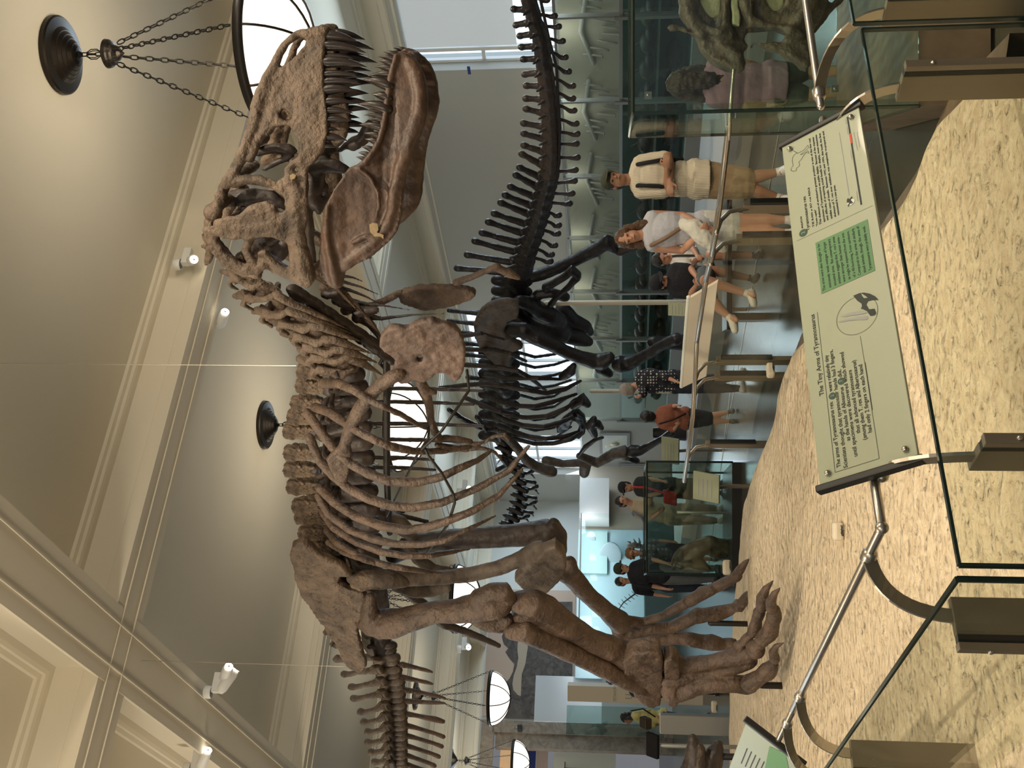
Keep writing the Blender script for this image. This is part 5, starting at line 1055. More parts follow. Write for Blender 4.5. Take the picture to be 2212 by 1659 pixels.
o = MB().rbox(PB(1200, 1560, 31.0).dot(AX), PB(1200, 1461, 31.0).dot(AX), 30.96, 31.0, PB(1300, 1500, 31).z, PB(1156, 1500, 31).z).build('white_hanging_panel', mat('bluish_white_panel', (.75, .8, .85), .5)); tag(o, 'plain bluish white panel hanging below the landscape mural', 'panel')  # plain bluish white board
cq = P(1300, 1500, 21.0); wq = (P(1300, 1482, 21).x-P(1300, 1516, 21).x)/2; zt = P(1226, 1497, 21).z
t = thing('sign_column', 'cream flat column with grey lettering behind the tyrannosaur shin', 'sign', (cq.x, 21, 0))
MB().wbox(cq.x-wq, cq.x+wq, 21, 21.25, 0, zt).build('board', M['cream'], t)
for s, z, sz in (('TETANURAE', P(1331, 1497, 21).z, .085), ('U', P(1366, 1497, 21).z, .2)):
    text('lettering', s, sz, Vector((cq.x-wq*(.85 if sz < .1 else .5), 20.99, z)), Vector((1, 0, 0)), ZX, M['grey'], t, squash=.75)
o = MB().rbox(7.7, 8.5, 30.2, 30.25, .4, 3.1).build('glass_partition', glass_mat('teal_partition_glass', (.72, .84, .82), .08)); tag(o, 'teal glass partition left of the cream lettered column', 'glass panel')
# inside the doorway
dx = PB(1090, 1640, 36); 
for px0, px1, m_, l in ((1080, 1128, mat('orange_panel', (.75, .5, .28), .7, emit=(.9, .55, .28), es=.35), 'orange lit panel inside the marble doorway'), (1130, 1157, mat('deep_blue_panel', (.02, .04, .2), .6), 'deep blue panel inside the marble doorway'), (1158, 1183, mat('pink_panel', (.55, .42, .36), .7), 'pinkish panel inside the marble doorway')):
    z1_, z0_ = PB(px0, 1640, 36).z, PB(px1, 1640, 36).z
    o = MB().rbox(PB(px0, 1659, 36).dot(AX)-3, PB(px0, 1620, 36).dot(AX), 36, 36.05, z0_, z1_).build('wall_panel', m_); tag(o, l, 'wall panel')
z1_, z0_ = PB(1196, 1640, 35).z, PB(1330, 1640, 35).z
t = thing('chart_board', 'pale green chart board with a branching diagram in the doorway', 'information sign', R(4, 35, 0)); a1 = PB(1250, 1626, 35).dot(AX)
MB().rbox(a1-3, a1, 35, 35.05, z0_, z1_).build('board', M['paper'], t)
mb = MB()
for k in range(5): mb.rbox(a1-.5-.25*k, a1-.48-.25*k, 34.97, 34.99, z1_-1.2-.2*k, z1_-.35)
mb.rbox(a1-1.6, a1-.3, 34.97, 34.99, z1_-.37, z1_-.35); mb.build('diagram_lines', M['ink'], t)
o = MB().rbox(-14, 6, 36.1, 36.2, 0, 6).build('doorway_partition', M['marble']); tag(o, 'brown partition behind the coloured panels in the doorway', 'partition')
# small dark fossil head, brown plinth and monitor at the lower left
CQ = Crop(1150, 950, 2.34, lambda px, py, d=0: P(px, py, 9.3-d)); CQ.n = Vector((0, -1, 0)); CQ.o = Vector((0, 9.3, 0))
s = part('fossil_head', CQ, [[(800, 1700, 0, 60), (820, 1620, 0, 56), (820, 1540, 0, 40), (810, 1510, 0, 26)], [(880, 1700, 0, 60), (900, 1640, 0, 60), (930, 1570, 0, 44), (940, 1540, 0, 26)], [(850, 1640, .1, 30), (850, 1560, .1, 26)]], M['boned'], None, .016, 3, (.05, .02)); tag(s, 'dark studded fossil head on the sand at the lower left edge', 'skull')
mb = MB()
for k in range(12): mb.ell(CQ.w(845+8*math.sin(k*.5), 1545+k*10, .24), .016, .016, .016)
mb.build('stud_row', M['bone'], s, True)
MB().tube([CQ.w(930, 1600), Vector((CQ.w(930, 1600).x, 9.3, .25))], .03, 8).build('mount_rod', M['iron'], s, True)
q0, q1 = P(1425, 1545, 13.5), P(1540, 1590, 13.5)
o = MB().wbox(q1.x, q0.x, 13.5, 13.62, 0, q0.z).build('plinth_board', M['grey'], bevel=.01); tag(o, 'grey metal upright plinth board beside the visitor in the yellow shirt', 'plinth')
q = P(1410, 1610, 9.8); t = thing('touch_monitor', 'black tilted monitor on a stand above the small fossil head', 'monitor', (q.x, q.y, 0))
MB().box(q, Vector((.11, 0, 0)), Vector((0, .05, .05)), Vector((0, .012, -.012))).build('screen', mat('matt_black', (.008, .008, .009), .9, spec=.1), t, bevel=.008)
MB().box(q+Vector((.14, .2, .06)), Vector((.05, 0, 0)), Vector((0, .05, .03)), Vector((0, .02, -.03))).build('speaker_bar', M['bronze'], t, bevel=.01)
MB().tube([q+ZX*-.02, Vector((q.x, q.y+.05, 0))], .02, 8).build('stand', M['grey'], t, True)
# ================================================================ horned skull in the big case at the right
CT_ = Crop(1300, 0, 4.424, lambda px, py, d=0: P(px, py, 5.6-d)); CT_.n = Vector((0, -1, 0)); CT_.o = Vector((0, 5.6, 0))
brn = mat('horned_skull_bone', (.1, .07, .045), .5, bump=[('n', 10, .8, .03), ('n', 40, .6, .008)], var=(6, (.04, .028, .018), (.17, .12, .08), .9))
hs = thing('horned_skull', 'large dark brown horned dinosaur skull with plaster filled openings in the right hand case', 'skull', (1.95, 5.6, .5))
fr = [(735, -260), (735, 0), (745, 140), (800, 220), (850, 300), (905, 370), (930, 440), (950, 500), (1000, 545), (1060, 600), (1120, 640), (1220, 670), (1310, 700), (1372, 640), (1350, 560), (1345, 500), (1400, 450), (1500, 420), (1600, 480), (1700, 500), (1760, 560), (1850, 600), (1940, 670), (1985, 660), (1985, 560), (1960, 500), (2030, 300), (2150, 100), (2150, -260)]
part('frill_and_face', CT_, [('p', fr, 0, .05, [[(930, -60), (935, 60), (970, 130), (1020, 190), (1080, 200), (1130, 150), (1140, 60), (1140, -60)], [(1520, -40), (1560, 60), (1620, 130), (1690, 125), (1740, 60), (1745, -40)], [(1380, 300), (1360, 380), (1350, 470), (1440, 430), (1560, 420), (1700, 430), (1780, 330), (1700, 290), (1500, 280)]]),
      [(770, -200, .06, 50), (790, 0, .06, 46), (830, 150, .08, 46), (900, 270, .08, 46), (960, 330, .08, 34)], [(860, 0, .07, 18), (890, 120, .08, 18), (960, 240, .08, 20), (1060, 300, .08, 40), (1200, 330, .08, 50)], [(1180, -100, .08, 50), (1180, 100, .08, 44), (1190, 240, .08, 44), (1230, 340, .08, 40)],
      [(1350, -100, .08, 50), (1370, 60, .08, 60), (1420, 200, .08, 50), (1560, 240, .08, 30), (1700, 260, .08, 30), (1800, 300, .08, 60), (1900, 340, .08, 40)], [(950, 480, .05, 16), (1000, 400, .05, 20), (1080, 420, .05, 34), (1220, 470, .05, 50), (1300, 560, .05, 60), (1320, 640, .05, 50)], [(1060, 560, .05, 20), (1180, 600, .05, 40), (1280, 640, .05, 40)],
      [(1500, 440, .04, 18), (1640, 450, .04, 22), (1740, 500, .04, 20), (1830, 540, .04, 30), (1950, 620, .04, 34)], [(1880, 200, .06, 70), (1980, 60, .06, 80), (2000, -100, .06, 70)], [(660, 265, .1, 34), (740, 270, .1, 30), (800, 290, .1, 30), (900, 320, .05, 26)], [(2000, 300, .0, 40), (2200, 60, 0, 40), (2320, -40, 0, 30)]], brn, hs, .012, 3, (.06, .02))
k = items_mb(CT_, [('p', [(915, -60), (925, 60), (960, 140), (1020, 200), (1085, 205), (1135, 150), (1145, -60)], .02, .012), ('p', [(1240, -60), (1310, -60), (1300, 60), (1325, 160), (1320, 260), (1240, 240), (1245, 150), (1230, 50)], .07, .02), ('p', [(1515, -40), (1560, 65), (1620, 135), (1690, 130), (1745, 60), (1750, -40)], .02, .012)])
k.build('plaster_fill', M['plaster'], hs, True, remesh=.008, sm=2, disp=(.04, .004))
q = P(1600, 170, 5.6); MB().tube([P(1585, 150, 5.55), P(1577, 245, 5.55), P(1574, 300, 5.7)], .010, 8).build('mount_rod', M['steel'], hs, True)
e0 = P(1367, 245, 4.75); zb = .32
big = glass_case(e0.x, 3.4, 4.75, 6.5, zb, e0.z, 'large glass case with the horned skull at the right edge', .30, er=.009, base=.3)
for px, py in ((1400, 206), (1803, 192)):
    q = P(px, py, 4.80); MB().box(q, Vector((.016, 0, 0)), Vector((0, .004, 0)), ZX*.016).ell(q-Vector((0, .006, 0)), .006, .003, .006).build('glass_fixing', M['steel'], big)
MB().box(Vector((e0.x+.035, 4.80, (zb+e0.z)/2)), Vector((.0, .04, 0)), Vector((.002, 0, 0)), ZX*((e0.z-zb)/2)).build('edge_strip', M['glass'], big)
spotl((4.2, 2.6, 5.6), (2.1, 5.6, .9), 160, 34)  # added beam to light the horned skull, no fixture modelled
# ================================================================ visitors
SKIN = mat('skin', (.50, .27, .17), .5, var=(4, (.46, .235, .15), (.55, .30, .20))); SKIN2 = mat('skin_tan', (.36, .19, .115), .5)
HB = mat('hair_brown', (.11, .055, .028), .45, bump=[('w', 40, .5, .01)]); HK = mat('hair_black', (.016, .013, .013), .4, bump=[('w', 40, .5, .01)]); HG = mat('hair_grey', (.30, .27, .24), .5, bump=[('w', 40, .5, .01)])
def stripes(name, a, b, sc, axis=0):
    m = mat(name, a, .85); nt = m.node_tree; bs = nt.nodes['Principled BSDF']; tc = nt.nodes.new('ShaderNodeTexCoord'); w = nt.nodes.new('ShaderNodeTexWave')
    w.inputs['Scale'].default_value = sc; w.bands_direction = 'XYZ'[axis]; w.inputs['Distortion'].default_value = .6; r = nt.nodes.new('ShaderNodeValToRGB')
    r.color_ramp.elements[0].color = (*b, 1); r.color_ramp.elements[1].color = (*a, 1); r.color_ramp.elements[0].position = .05; r.color_ramp.elements[1].position = .25
    nt.links.new(tc.outputs['Object'], w.inputs['Vector']); nt.links.new(w.outputs[0], r.inputs[0]); nt.links.new(r.outputs[0], bs.inputs['Base Color']); return m
def dots(name, a, b, sc, th):
    m = mat(name, a, .85); nt = m.node_tree; bs = nt.nodes['Principled BSDF']; tc = nt.nodes.new('ShaderNodeTexCoord'); w = nt.nodes.new('ShaderNodeTexVoronoi')
    w.inputs['Scale'].default_value = sc; w.inputs['Randomness'].default_value = .15; r = nt.nodes.new('ShaderNodeValToRGB'); r.color_ramp.interpolation = 'CONSTANT'
    r.color_ramp.elements[0].color = (*b, 1); r.color_ramp.elements[1].color = (*a, 1); r.color_ramp.elements[1].position = th
    nt.links.new(tc.outputs['Object'], w.inputs['Vector']); nt.links.new(w.outputs[0], r.inputs[0]); nt.links.new(r.outputs[0], bs.inputs['Base Color']); return m
def cloth(n, c): return mat(n, c, .9, bump=[('n', 9, .5, .03)])
def rotz(v, a): return Vector((v.x*math.cos(a)-v.y*math.sin(a), v.x*math.sin(a)+v.y*math.cos(a), v.z))
def hand(mb, w, d, n, s, curl=.5, fr=.0095):
    d = d.normalized(); n = (n-d*n.dot(d)).normalized(); q = d.cross(n)
    pc = w+d*.045*s; rot = Matrix((q, n, d)).transposed()
    mb.ell(pc, .040*s, .017*s, .055*s, 12, 8, rot)
    for i, l in enumerate((.066, .078, .073, .056)):
        b = w+d*.085*s+q*(.029-.0195*i)*s; p1 = b+(d*math.cos(curl*.6)+n*math.sin(curl*.6))*l*.5*s; p2 = p1+(d*math.cos(curl*1.8)+n*math.sin(curl*1.8))*l*.5*s
        mb.tube([b-d*.02*s, b, p1, p2], [fr*s, fr*s, fr*.92*s, fr*.8*s], 8)
    b = w+d*.03*s+q*.032*s; mb.tube([b, b+(q*.7+d*.7).normalized()*.04*s+n*.008*s, b+(q*.35+d)*.062*s+n*.02*s], [fr*1.25*s, fr*1.15*s, fr*.9*s], 8)
def figure(label, base, H, yaw, J=None, skin=None, hair='short', hm=None, top=None, sleeve=.45, bottom=None, blen=.6, shoe=None, vox=.012, tilt=0, side_tilt=0, skirt=0, cap=None, head=None, nod=0, fing=.0095, topm_len=0, wide=1.0):
    skin = skin or SKIN; hm = hm or HB
    f = rotz(Vector((0, -1, 0)), yaw); s = rotz(Vector((-1, 0, 0)), yaw)      # facing, own right hand side
    B = Vector(base); t = thing('person', label, 'person', B)
    L = lambda a, b, c: B+s*a*H+f*b*H+ZX*c*H
    q = dict(hipR=(.05, 0, .51), hipL=(-.05, 0, .51), kneeR=(.055, .02, .28), kneeL=(-.055, .01, .28), ankR=(.055, -.01, .045), ankL=(-.055, -.01, .045),
             shR=(.105, 0, .81), shL=(-.105, 0, .81), elR=(.14, -.01, .635), elL=(-.14, -.01, .635), wrR=(.135, .06, .50), wrL=(-.135, .06, .50), neck=(0, -.005, .83), head=(0, .012, .925))
    q = {k: L(*v) for k, v in q.items()}
    if J: q.update({k: v for k, v in J.items()})
    hR, hL, nk, hd = q['hipR'], q['hipL'], q['neck'], q['head']; pel = (hR+hL)/2; shc = (q['shR']+q['shL'])/2; upv = (shc-pel).normalized()
    sv = (q['shR']-q['shL']).normalized(); fv = upv.cross(sv); fv = fv if fv.dot(f) > 0 else -fv
    rot = Matrix((sv, fv, upv)).transposed()
    def torso(mb, g, w=1.0):
        g = g*H; mb.ell(pel+upv*.01*H, .088*H*w+g, .062*H+g, .075*H+g, 16, 10, rot); mb.ell(pel.lerp(shc, .35), .076*H*w+g, .055*H+g, .10*H+g, 16, 10, rot)
        mb.ell(pel.lerp(shc, .72), .092*H*w+g, .064*H+g, .105*H+g, 16, 10, rot); mb.tube([q['shR']-sv*.02*H, shc+upv*.01*H, q['shL']+sv*.02*H], [.034*H+g, .04*H+g, .034*H+g], 12)
    def leg(mb, S, g, frac):
        a, k, n = q['hip'+S], q['knee'+S], q['ank'+S]; pts = [(a, .058), (a.lerp(k, .5), .050), (k, .036), (k.lerp(n, .3), .036), (k.lerp(n, .7), .026), (n, .020)]
        Ls = [0, .25, .5, .65, .85, 1]; out = [(p, r) for (p, r), l in zip(pts, Ls) if l <= frac+.001]
        if frac < 1:
            i = max(i for i, l in enumerate(Ls) if l <= frac+.001); j = i+1; u = (frac-Ls[i])/(Ls[j]-Ls[i])
            if u > .02: out.append((pts[i][0].lerp(pts[j][0], u), pts[i][1]*(1-u)+pts[j][1]*u))
        mb.tube([p for p, r in out], [(r+g)*H for p, r in out], 12)
    def arm(mb, S, g, frac):
        a, k, n = q['sh'+S], q['el'+S], q['wr'+S]; pts = [(a, .030), (a.lerp(k, .5), .027), (k, .022), (k.lerp(n, .35), .023), (n, .0145)]; Ls = [0, .25, .5, .68, 1]
        out = [(p, r) for (p, r), l in zip(pts, Ls) if l <= frac+.001]
        if frac < 1:
            i = max(i for i, l in enumerate(Ls) if l <= frac+.001); j = i+1; u = (frac-Ls[i])/(Ls[j]-Ls[i])
            if u > .02: out.append((pts[i][0].lerp(pts[j][0], u), pts[i][1]*(1-u)+pts[j][1]*u))
        if len(out) > 1: mb.tube([p for p, r in out], [(r+g)*H for p, r in out], 12)
    mb = MB(); torso(mb, 0)
    for S in 'RL': leg(mb, S, 0, 1); arm(mb, S, 0, 1)
    mb.tube([shc+upv*.01*H, nk, hd-ZX*.03*H], [.040*H, .032*H, .032*H], 12)
    hu = (Vector((0, 0, 1))+s*side_tilt+f*nod).normalized(); hf = (f-hu*f.dot(hu)).normalized(); hs = hf.cross(hu); h = H*.065 if H > 1.5 else .11
    if head: hf = head.normalized(); hs = hf.cross(hu).normalized(); hu = hs.cross(hf)
    hr = Matrix((hs, hf, hu)).transposed()
    mb.ell(hd+hu*.25*h-hf*.08*h, .70*h, .88*h, .82*h, 16, 12, hr); mb.ell(hd-hu*.35*h+hf*.12*h, .56*h, .66*h, .68*h, 14, 10, hr); mb.ell(hd-hu*.72*h+hf*.42*h, .28*h, .26*h, .22*h, 10, 8, hr)
    mb.tube([hd+hf*.76*h+hu*.12*h, hd+hf*.98*h-hu*.18*h], [.07*h, .14*h], 8)
    for k in (-1, 1):
        mb.ell(hd+hs*k*.70*h-hf*.05*h-hu*.03*h, .08*h, .16*h, .24*h, 8, 6, hr); mb.tube([hd+hs*k*.42*h+hf*.70*h+hu*.22*h, hd+hs*k*.12*h+hf*.80*h+hu*.20*h], .07*h, 6)
    mb.tube([hd+hf*.76*h-hu*.44*h-hs*.18*h, hd+hf*.80*h-hu*.43*h, hd+hf*.76*h-hu*.44*h+hs*.18*h], .07*h, 6)
    for S in 'RL':
        d = (q['wr'+S]-q['el'+S]).normalized(); hand(mb, q['wr'+S], d, fv*-.3-ZX*.2+sv*(-.8 if S == 'R' else .8), H/1.75, .6, fing)
        ft = rotz(Vector((0, -1, 0)), yaw); mb.tube([q['ank'+S]-ZX*.01*H, q['ank'+S]+ft*.05*H-ZX*.022*H, q['ank'+S]+ft*.095*H-ZX*.03*H], [.021*H, .020*H, .016*H], 8)
    mb.build('body', skin, t, True, remesh=vox, sm=3)
    for k in (-1, 1): MB().ell(hd+hs*k*.27*h+hf*.74*h+hu*.09*h, .10*h, .05*h, .055*h, 8, 6, hr).build('eye', M['ink'], t, True)
    MB().tube([hd+hf*.86*h-hu*.43*h-hs*.17*h, hd+hf*.89*h-hu*.42*h, hd+hf*.86*h-hu*.43*h+hs*.17*h], .03*h, 6).build('mouth', SKIN2, t, True)
    hv = vox*.9
    if hair != 'none':
        mb = MB(); mb.ell(hd+hu*.36*h-hf*.16*h, .79*h, .92*h, .84*h, 16, 12, hr)
        if hair in ('long', 'bob', 'short'):
            mb.ell(hd-hu*.1*h-hf*.38*h, .70*h, .55*h, .75*h, 14, 10, hr)
        if hair == 'long':
            for k in (-1, 1):
                mb.tube([hd+hs*k*.45*h+hu*.7*h+hf*.1*h, hd+hs*k*.74*h+hu*.1*h+hf*.05*h, hd+hs*k*.82*h-hu*.7*h, hd+hs*k*.86*h-hu*1.7*h+hf*.1*h, hd+hs*k*.75*h-hu*2.6*h+hf*.2*h], [.26*h, .30*h, .34*h, .36*h, .16*h], 10)
            mb.tube([hd-hf*.5*h, hd-hf*.6*h-hu*1.2*h, hd-hf*.6*h-hu*2.3*h], [.6*h, .55*h, .3*h], 12)
        if hair == 'bun': mb.ell(hd+hu*.3*h-hf*1.0*h, .35*h, .35*h, .35*h)
        if hair == 'curly':
            random.seed(5)
            for _ in range(40):
                v = Vector((random.uniform(-1, 1), random.uniform(-1, .45), random.uniform(-.2, 1))).normalized(); mb.ell(hd+hr @ Vector((v.x*.85*h, v.y*.95*h, v.z*.95*h))+hu*.2*h, .24*h, .24*h, .24*h, 8, 6)
        mb.build('hair', hm, t, True, remesh=hv, sm=2, disp=(.045, .035) if hair == 'long' else (.03, .012))
    if cap:
        mb = MB(); mb.ell(hd+hu*.55*h-hf*.08*h, .84*h, .98*h, .72*h, 16, 10, hr); mb.build('cap', cap, t, True, remesh=hv, sm=1)
        c = hd+hu*.62*h+hf*.86*h; v = [c+hs*.62*h*math.cos(a)+hf*(.62*h*math.sin(a))-hu*.12*h*math.sin(a)*1.2 for a in [math.pi*i/10 for i in range(11)]]
        MB().plate(v, hu, .02*h).build('cap_visor', cap, t)
    if top:
        mb = MB(); torso(mb, .012+.004*wide, wide)
        if topm_len: mb.tube([pel+upv*.03*H, pel-ZX*topm_len*H], [.100*H, .106*H], 18, caps=False)
        for S in 'RL': arm(mb, S, .010, sleeve) if sleeve > 0 else None
        mb.build('shirt', top, t, True, remesh=vox, sm=2, disp=(.07, .012))
    if bottom:
        mb = MB(); mb.ell(pel, .096*H, .070*H, .08*H, 16, 10, rot)
        if skirt: mb.tube([pel, pel.lerp((q['kneeR']+q['kneeL'])/2, skirt)], [.085*H, .105*H], 18)
        for S in 'RL': leg(mb, S, .014 if blen < .8 else .010, blen)
        mb.build('trousers' if blen > .8 else 'shorts' if not skirt else 'skirt', bottom, t, True, remesh=vox, sm=2, disp=(.07, .010))
    if shoe:
        ft = rotz(Vector((0, -1, 0)), yaw)
        for S in 'RL':
            a = q['ank'+S]; fd = J['toe'+S] if J and 'toe'+S in J else ft
            dn = (a-q['knee'+S]).normalized()*.028*H; MB().tube([a-fd*.025*H+dn*.9, a+fd*.04*H+dn*.95, a+fd*.105*H+dn*1.1], [.029*H, .029*H, .022*H], 12).tube([a-dn*.7, a+dn], [.023*H, .027*H], 12).build('shoe', shoe, t, True, remesh=vox*.9, sm=2)
    return t, q
def WP(C, Y0): return lambda x, y, d=0: P(C[0]+x/C[2], C[1]+y/C[2], Y0-d)
KK = (1250, 250, 3.318)
# 1 the man in the striped shirt, arms folded
w = WP(KK, 10.35); b = P(1705, 385, 10.35); b.z = 0
J = dict(head=w(262, 462), neck=w(390, 455), shR=w(440, 545), shL=w(440, 330), elR=w(640, 545, .10), elL=w(655, 285, .10), wrR=w(632, 380, .24), wrL=w(655, 470, .20), hipR=w(860, 500), hipL=w(860, 410), kneeR=w(1235, 525), kneeL=w(1235, 445), ankR=w(1500, 590), ankL=w(1530, 400))
for k in ('ankR', 'ankL'): J[k].z = .09
m1, q1 = figure('person in a cream striped shirt and green cap with folded arms', (J['hipR'].x*.5+J['hipL'].x*.5, 10.35, 0), 1.79, -.12, J, SKIN2, 'short', HK, stripes('cream_striped_cotton', (.66, .60, .47), (.36, .28, .18), 22), .42, cloth('khaki_cotton', (.36, .26, .15)), .47, mat('white_leather', (.7, .7, .7), .5), .008, cap=cloth('olive_cap', (.055, .06, .04)), nod=-.15, side_tilt=-.1, topm_len=.055, head=Vector((.12, -1, .12)), wide=1.12)
blk = cloth('black_strap', (.012, .012, .016))
for S, o_ in (('R', 1), ('L', 1)):
    a = q1['sh'+S]; c = (q1['shR']+q1['shL'])/2; p = a.lerp(c, .3)
    MB().tube([p+Vector((0, .10, -.1)), p+Vector((0, .02, .075)), p+Vector((0, -.10, .02)), p.lerp(q1['el'+S], .3)+Vector((0, -.12, -.1)), p.lerp(q1['el'+S], .7)+Vector((0, .05, -.2))], .020, 8).build('bag_strap', blk, m1, True)
MB().ell(Vector((q1['neck'].x, 10.35+.22, 1.18)), .17, .11, .25).build('backpack', blk, m1, True)
# 2 the woman with long brown hair
w = WP(KK, 9.9)
J = dict(head=w(358, 868), neck=w(468, 846), shR=w(530, 940), shL=w(530, 715), elR=w(745, 965, .02), elL=w(745, 715, .02), wrR=w(860, 850, .26), wrL=w(890, 790, .24), hipR=w(905, 845), hipL=w(905, 765), kneeR=w(1290, 830), kneeL=w(1285, 748), ankR=w(1600, 840), ankL=w(1600, 745))
for k in ('ankR', 'ankL'): J[k].z = .08
m2, q2 = figure('person with long brown hair in white tank top and white shorts', (J['hipR'].x*.5+J['hipL'].x*.5, 9.9, 0), 1.66, .05, J, SKIN, 'long', HB, cloth('white_cotton', (.50, .51, .56)), 0, cloth('white_denim', (.62, .62, .58)), .25, mat('pale_shoe', (.6, .6, .58), .6), .007, side_tilt=.22, head=Vector((-.30, -1, -.05)), nod=.05)
MB().tube([w(760, 780, .20), w(830, 800, .26), w(900, 870, .27), w(980, 930, .24), w(1040, 950, .20)], [.06, .085, .085, .07, .04], 12).build('white_bundle', cloth('white_linen', (.62, .61, .54)), m2, True, remesh=.012, sm=2, disp=(.06, .03))
MB().tube([w(520, 930, .10), w(620, 880, .16), w(740, 800, .17)], .018, 8).build('bag_strap', mat('tan_leather', (.20, .12, .07), .5), m2, True)
# 3 and 4 the seated pair
w = WP(KK, 12.2); ft = Vector((-.6, -.8, 0)).normalized(); nv = cloth('black_jersey', (.012, .013, .02))
J = dict(head=w(592, 1192), neck=w(655, 1185), shR=w(690, 1265), shL=w(690, 1095), elR=w(800, 1285, .10), elL=w(800, 1090, .10), wrR=w(845, 1215, .32), wrL=w(850, 1160, .32), hipR=w(900, 1235), hipL=w(900, 1150), kneeR=w(945, 1320, .45), kneeL=w(905, 1180, .48), ankR=w(1085, 1450, .50), ankL=w(1210, 1275, .50), toeR=ft, toeL=ft)
figure('seated person in black polo shirt and black cap with white sneakers', (J['hipR'].x, 12.2, 0), 1.72, -.2, J, SKIN, 'short', HK, nv, .42, cloth('grey_shorts', (.10, .12, .12)), .42, mat('white_sneaker', (.68, .66, .58), .5), .009, cap=nv, nod=.35, head=Vector((.45, -.8, -.35)), wide=1.05)
w = WP(KK, 12.75)
J = dict(head=w(600, 1030, -.1), neck=w(660, 1020, -.1), shR=w(700, 1060, -.1), shL=w(700, 950, -.2), elR=w(800, 1085, .05), elL=w(810, 940, .05), wrR=w(820, 1060, .3), wrL=w(850, 1000, .3), hipR=w(890, 1050, 0), hipL=w(890, 970, -.1), kneeR=w(930, 1105, .50), kneeL=w(960, 1000, .48), ankR=w(1235, 1165, .42), ankL=w(1260, 1000, .4))
figure('seated person in black and white top leaning forward with bare knees', (J['hipR'].x, 12.75, 0), 1.66, .1, J, SKIN, 'bun', HK, stripes('black_white_top', (.75, .75, .75), (.02, .02, .02), 2.2, 0), .40, cloth('grey_denim', (.25, .28, .28)), .36, mat('dark_shoe', (.03, .03, .03), .5), .010, head=Vector((.3, -.8, -.3)))
c = w(985, 1130); t = thing('bench', 'dark low bench under the two seated visitors', 'bench', (c.x, 12.3, 0)); MB().wbox(c.x-.7, c.x+.75, 12.05, 12.6, .36, .42).build('seat', M['bronze'], t, bevel=.01)
for k in (-.55, .6): MB().wbox(c.x+k-.04, c.x+k+.04, 12.1, 12.55, 0, .36).build('leg', M['bronze'], t)
# 5 grey hair, polka dots
G = (1300, 760, 5.53); w = WP(G, 14.0)
J = dict(head=w(320, 440, .0), neck=w(425, 385, 0), shR=w(470, 270), shL=w(480, 420), elR=w(640, 250, .1), elL=w(500, 500, .2), wrR=w(880, 350, .25), wrL=w(455, 530, .3), hipR=w(880, 310), hipL=w(880, 400), kneeR=w(1220, 340, .03), kneeL=w(1220, 430, .03))
figure('person with grey hair in black dotted blouse pointing one hand', (w(900, 360).x, 14.0, 0), 1.60, math.pi-.5, J, SKIN, 'bob', HG, dots('black_dotted_cotton', (.010, .012, .022), (.5, .5, .5), 26, .30), .8, cloth('dark_jeans', (.02, .025, .04)), 1.0, mat('pale_flat_shoe', (.5, .5, .46), .5), .012)
# 6 orange shirt
w = WP(G, 15.0)
J = dict(head=w(565, 772), neck=w(650, 780), shR=w(705, 870), shL=w(705, 690), elR=w(860, 930, .05), elL=w(850, 650, .05), wrR=w(900, 880, .2), wrL=w(900, 640, .2), hipR=w(1010, 840), hipL=w(1010, 750), kneeR=w(1290, 825), kneeL=w(1290, 770), ankR=w(1545, 830), ankL=w(1530, 715))
m6, q6 = figure('short person in orange shirt and dark shorts seen from behind', (w(1000, 790).x, 15.0, 0), 1.34, math.pi, J, SKIN, 'short', HK, cloth('orange_cotton', (.30, .11, .07)), .5, cloth('charcoal_shorts', (.03, .03, .035)), .5, mat('black_white_shoe', (.05, .05, .05), .5), .012, wide=1.25)
MB().tube([w(690, 860, .16), w(860, 810, .17), w(1000, 740, .16)], .012, 8).build('bag_strap', blk, m6, True)
# 7, 8 couple behind the free standing case
Q = (1220, 1000, 5.183); w = WP(Q, 16.4)
J = dict(head=w(690, 275), neck=w(790, 270), shR=w(830, 330), shL=w(830, 200), elR=w(960, 360, .1), elL=w(960, 180, .05), wrR=w(1090, 330, .2), wrL=w(1080, 200, .2), hipR=w(1180, 320), hipL=w(1180, 240))
m7, q7 = figure('person in black dress with black cap and red shoulder bag', (w(1000, 280).x, 16.4, 0), 1.63, -.5, J, SKIN2, 'short', HK, cloth('black_dress', (.02, .025, .028)), .3, cloth('black_skirt', (.02, .025, .028)), .1, mat('dark_sandal', (.06, .05, .05), .5), .013, skirt=.8, cap=nv, head=Vector((-.5, -.8, -.1)))
red = cloth('red_leather', (.42, .03, .035)); MB().box(w(1180, 390, .25), Vector((.10, 0, .0)), Vector((0, .05, 0)), Vector((.02, 0, .10))).build('shoulder_bag', red, m7, bevel=.02)
MB().tube([w(770, 270, .14), w(900, 275, .17), w(1000, 300, .2), w(1110, 340, .25)], .016, 8).build('bag_strap', red, m7, True)
w = WP(Q, 17.0)
J = dict(head=w(650, 430), neck=w(760, 460), shR=w(810, 570), shL=w(810, 430), elR=w(960, 620, .1), elL=w(960, 440, .15), wrR=w(1050, 560, .2), wrL=w(960, 330, .35), hipR=w(1180, 620), hipL=w(1180, 540))
m8, q8 = figure('person in beige shirt with grey backpack beside the red bag', (w(1100, 570).x, 17.0, 0), 1.74, .3, J, SKIN, 'short', HK, cloth('beige_shirt', (.42, .36, .27)), .45, cloth('taupe_trousers', (.22, .19, .16)), .95, mat('grey_shoe', (.35, .33, .3), .5), .013, head=Vector((.5, -.8, -.1)))
MB().tube([w(780, 590, -.05), w(760, 560, .1), w(860, 600, .17), w(900, 680, .0)], .022, 8).build('backpack_strap', cloth('blue_grey_webbing', (.14, .18, .25)), m8, True)
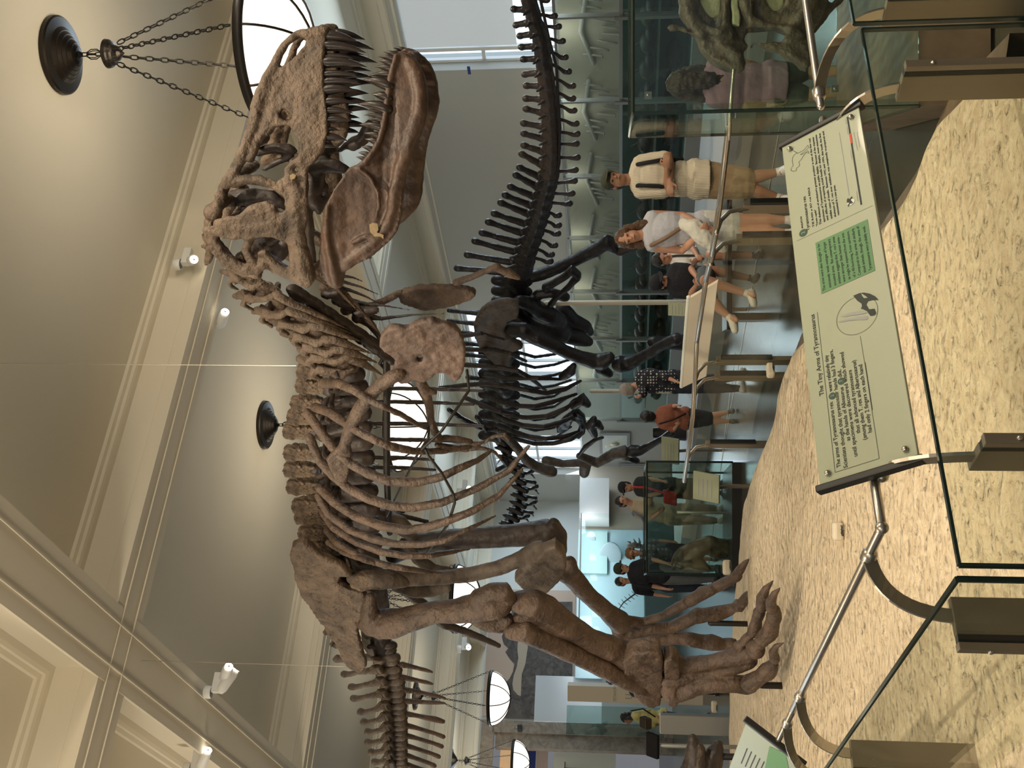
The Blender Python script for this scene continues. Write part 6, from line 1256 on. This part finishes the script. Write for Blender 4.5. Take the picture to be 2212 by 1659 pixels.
# 9 curly hair, 10 olive cap, 11 head behind
w = WP(Q, 18.2)
J = dict(head=w(765, 1010), neck=w(850, 1010), shR=w(895, 1090), shL=w(895, 940))
figure('person with curly light brown hair below the small horned skull', (w(900, 1010).x, 18.2, 0), 1.50, .1, {k: v for k, v in J.items()}, SKIN, 'curly', mat('hair_light_brown', (.22, .12, .06), .5), dots('grey_patterned_cotton', (.06, .07, .08), (.2, .22, .22), 14, .4), .45, cloth('navy_shorts', (.02, .025, .035)), .5, mat('brown_shoe', (.1, .07, .05), .5), .014)
w = WP(Q, 17.6)
J = dict(head=w(640, 1185), neck=w(735, 1200), shR=w(770, 1320), shL=w(770, 1150))
figure('person in black shirt and olive cap left of the curly haired visitor', (w(900, 1230).x, 17.6, 0), 1.72, -.3, J, SKIN, 'short', HK, nv, .45, cloth('grey_trousers', (.12, .13, .14)), 1.0, mat('dark_trainer', (.04, .04, .04), .5), .014, cap=cloth('olive_green_cap', (.035, .045, .03)), head=Vector((.7, -.6, -.25)))
w = WP(Q, 18.6)
figure('person half hidden behind the olive cap with only the face showing', (w(900, 1330).x, 18.6, 0), 1.62, -.2, dict(head=w(640, 1325), neck=w(735, 1320)), SKIN, 'short', HK, nv, .45, cloth('dark_blue_trousers', (.03, .04, .06)), 1.0, mat('plain_shoe', (.04, .04, .04), .5), .014, head=Vector((.6, -.7, -.2)))
# 12 dark jacket behind the shin, 13 yellow blouse
LL_ = (1150, 950, 2.34); w = WP(LL_, 17.8)
figure('person in dark jacket standing behind the tyrannosaur shin bone', (w(500, 1235).x, 17.8, 0), 1.70, .9, dict(head=w(408, 1208), neck=w(455, 1210)), SKIN2, 'short', HK, cloth('dark_green_jacket', (.02, .028, .024)), .9, cloth('black_trousers', (.02, .02, .02)), 1.0, mat('black_shoe', (.02, .02, .02), .5), .014)
w = WP(LL_, 19.6)
m13, q13 = figure('person with black ponytail in pale yellow blouse and blue jeans', (w(600, 1400).x, 19.6, 0), 1.62, -1.2, dict(head=w(478, 1408), elR=w(600, 1440), elL=w(600, 1370)), SKIN2, 'long', HK, cloth('yellow_cotton', (.62, .56, .22)), .6, cloth('dark_blue_jeans', (.03, .045, .09)), 1.0, mat('tan_shoe', (.2, .15, .1), .5), .014, topm_len=.04, wide=1.15)
MB().tube([w(500, 1370, .1), w(560, 1360, .2), w(620, 1400, .2)], .014, 8).build('bag_strap', blk, m13, True)
# 14 the pink shirt behind the horned skull case
TT = (1300, 0, 4.424); w = WP(TT, 7.3)
J = dict(head=w(800, 800), neck=w(960, 800), shR=w(1060, 640), shL=w(1060, 960), elR=w(1330, 600, -.0), elL=w(1340, 1000, 0), wrR=w(1540, 640, -.1), wrL=w(1620, 1000, .02), hipR=w(1640, 720), hipL=w(1640, 880))
figure('short person with long brown hair in mauve shirt behind the horned skull', (w(1600, 800).x, 7.3, 0), 1.34, math.pi, J, SKIN, 'long', mat('hair_dark_brown', (.05, .028, .016), .45, bump=[('w', 40, .5, .01)]), cloth('mauve_cotton', (.30, .17, .22)), .42, cloth('grey_green_shorts', (.06, .075, .065)), .45, mat('beige_shoe', (.4, .36, .3), .5), .009, wide=1.2, topm_len=.06)
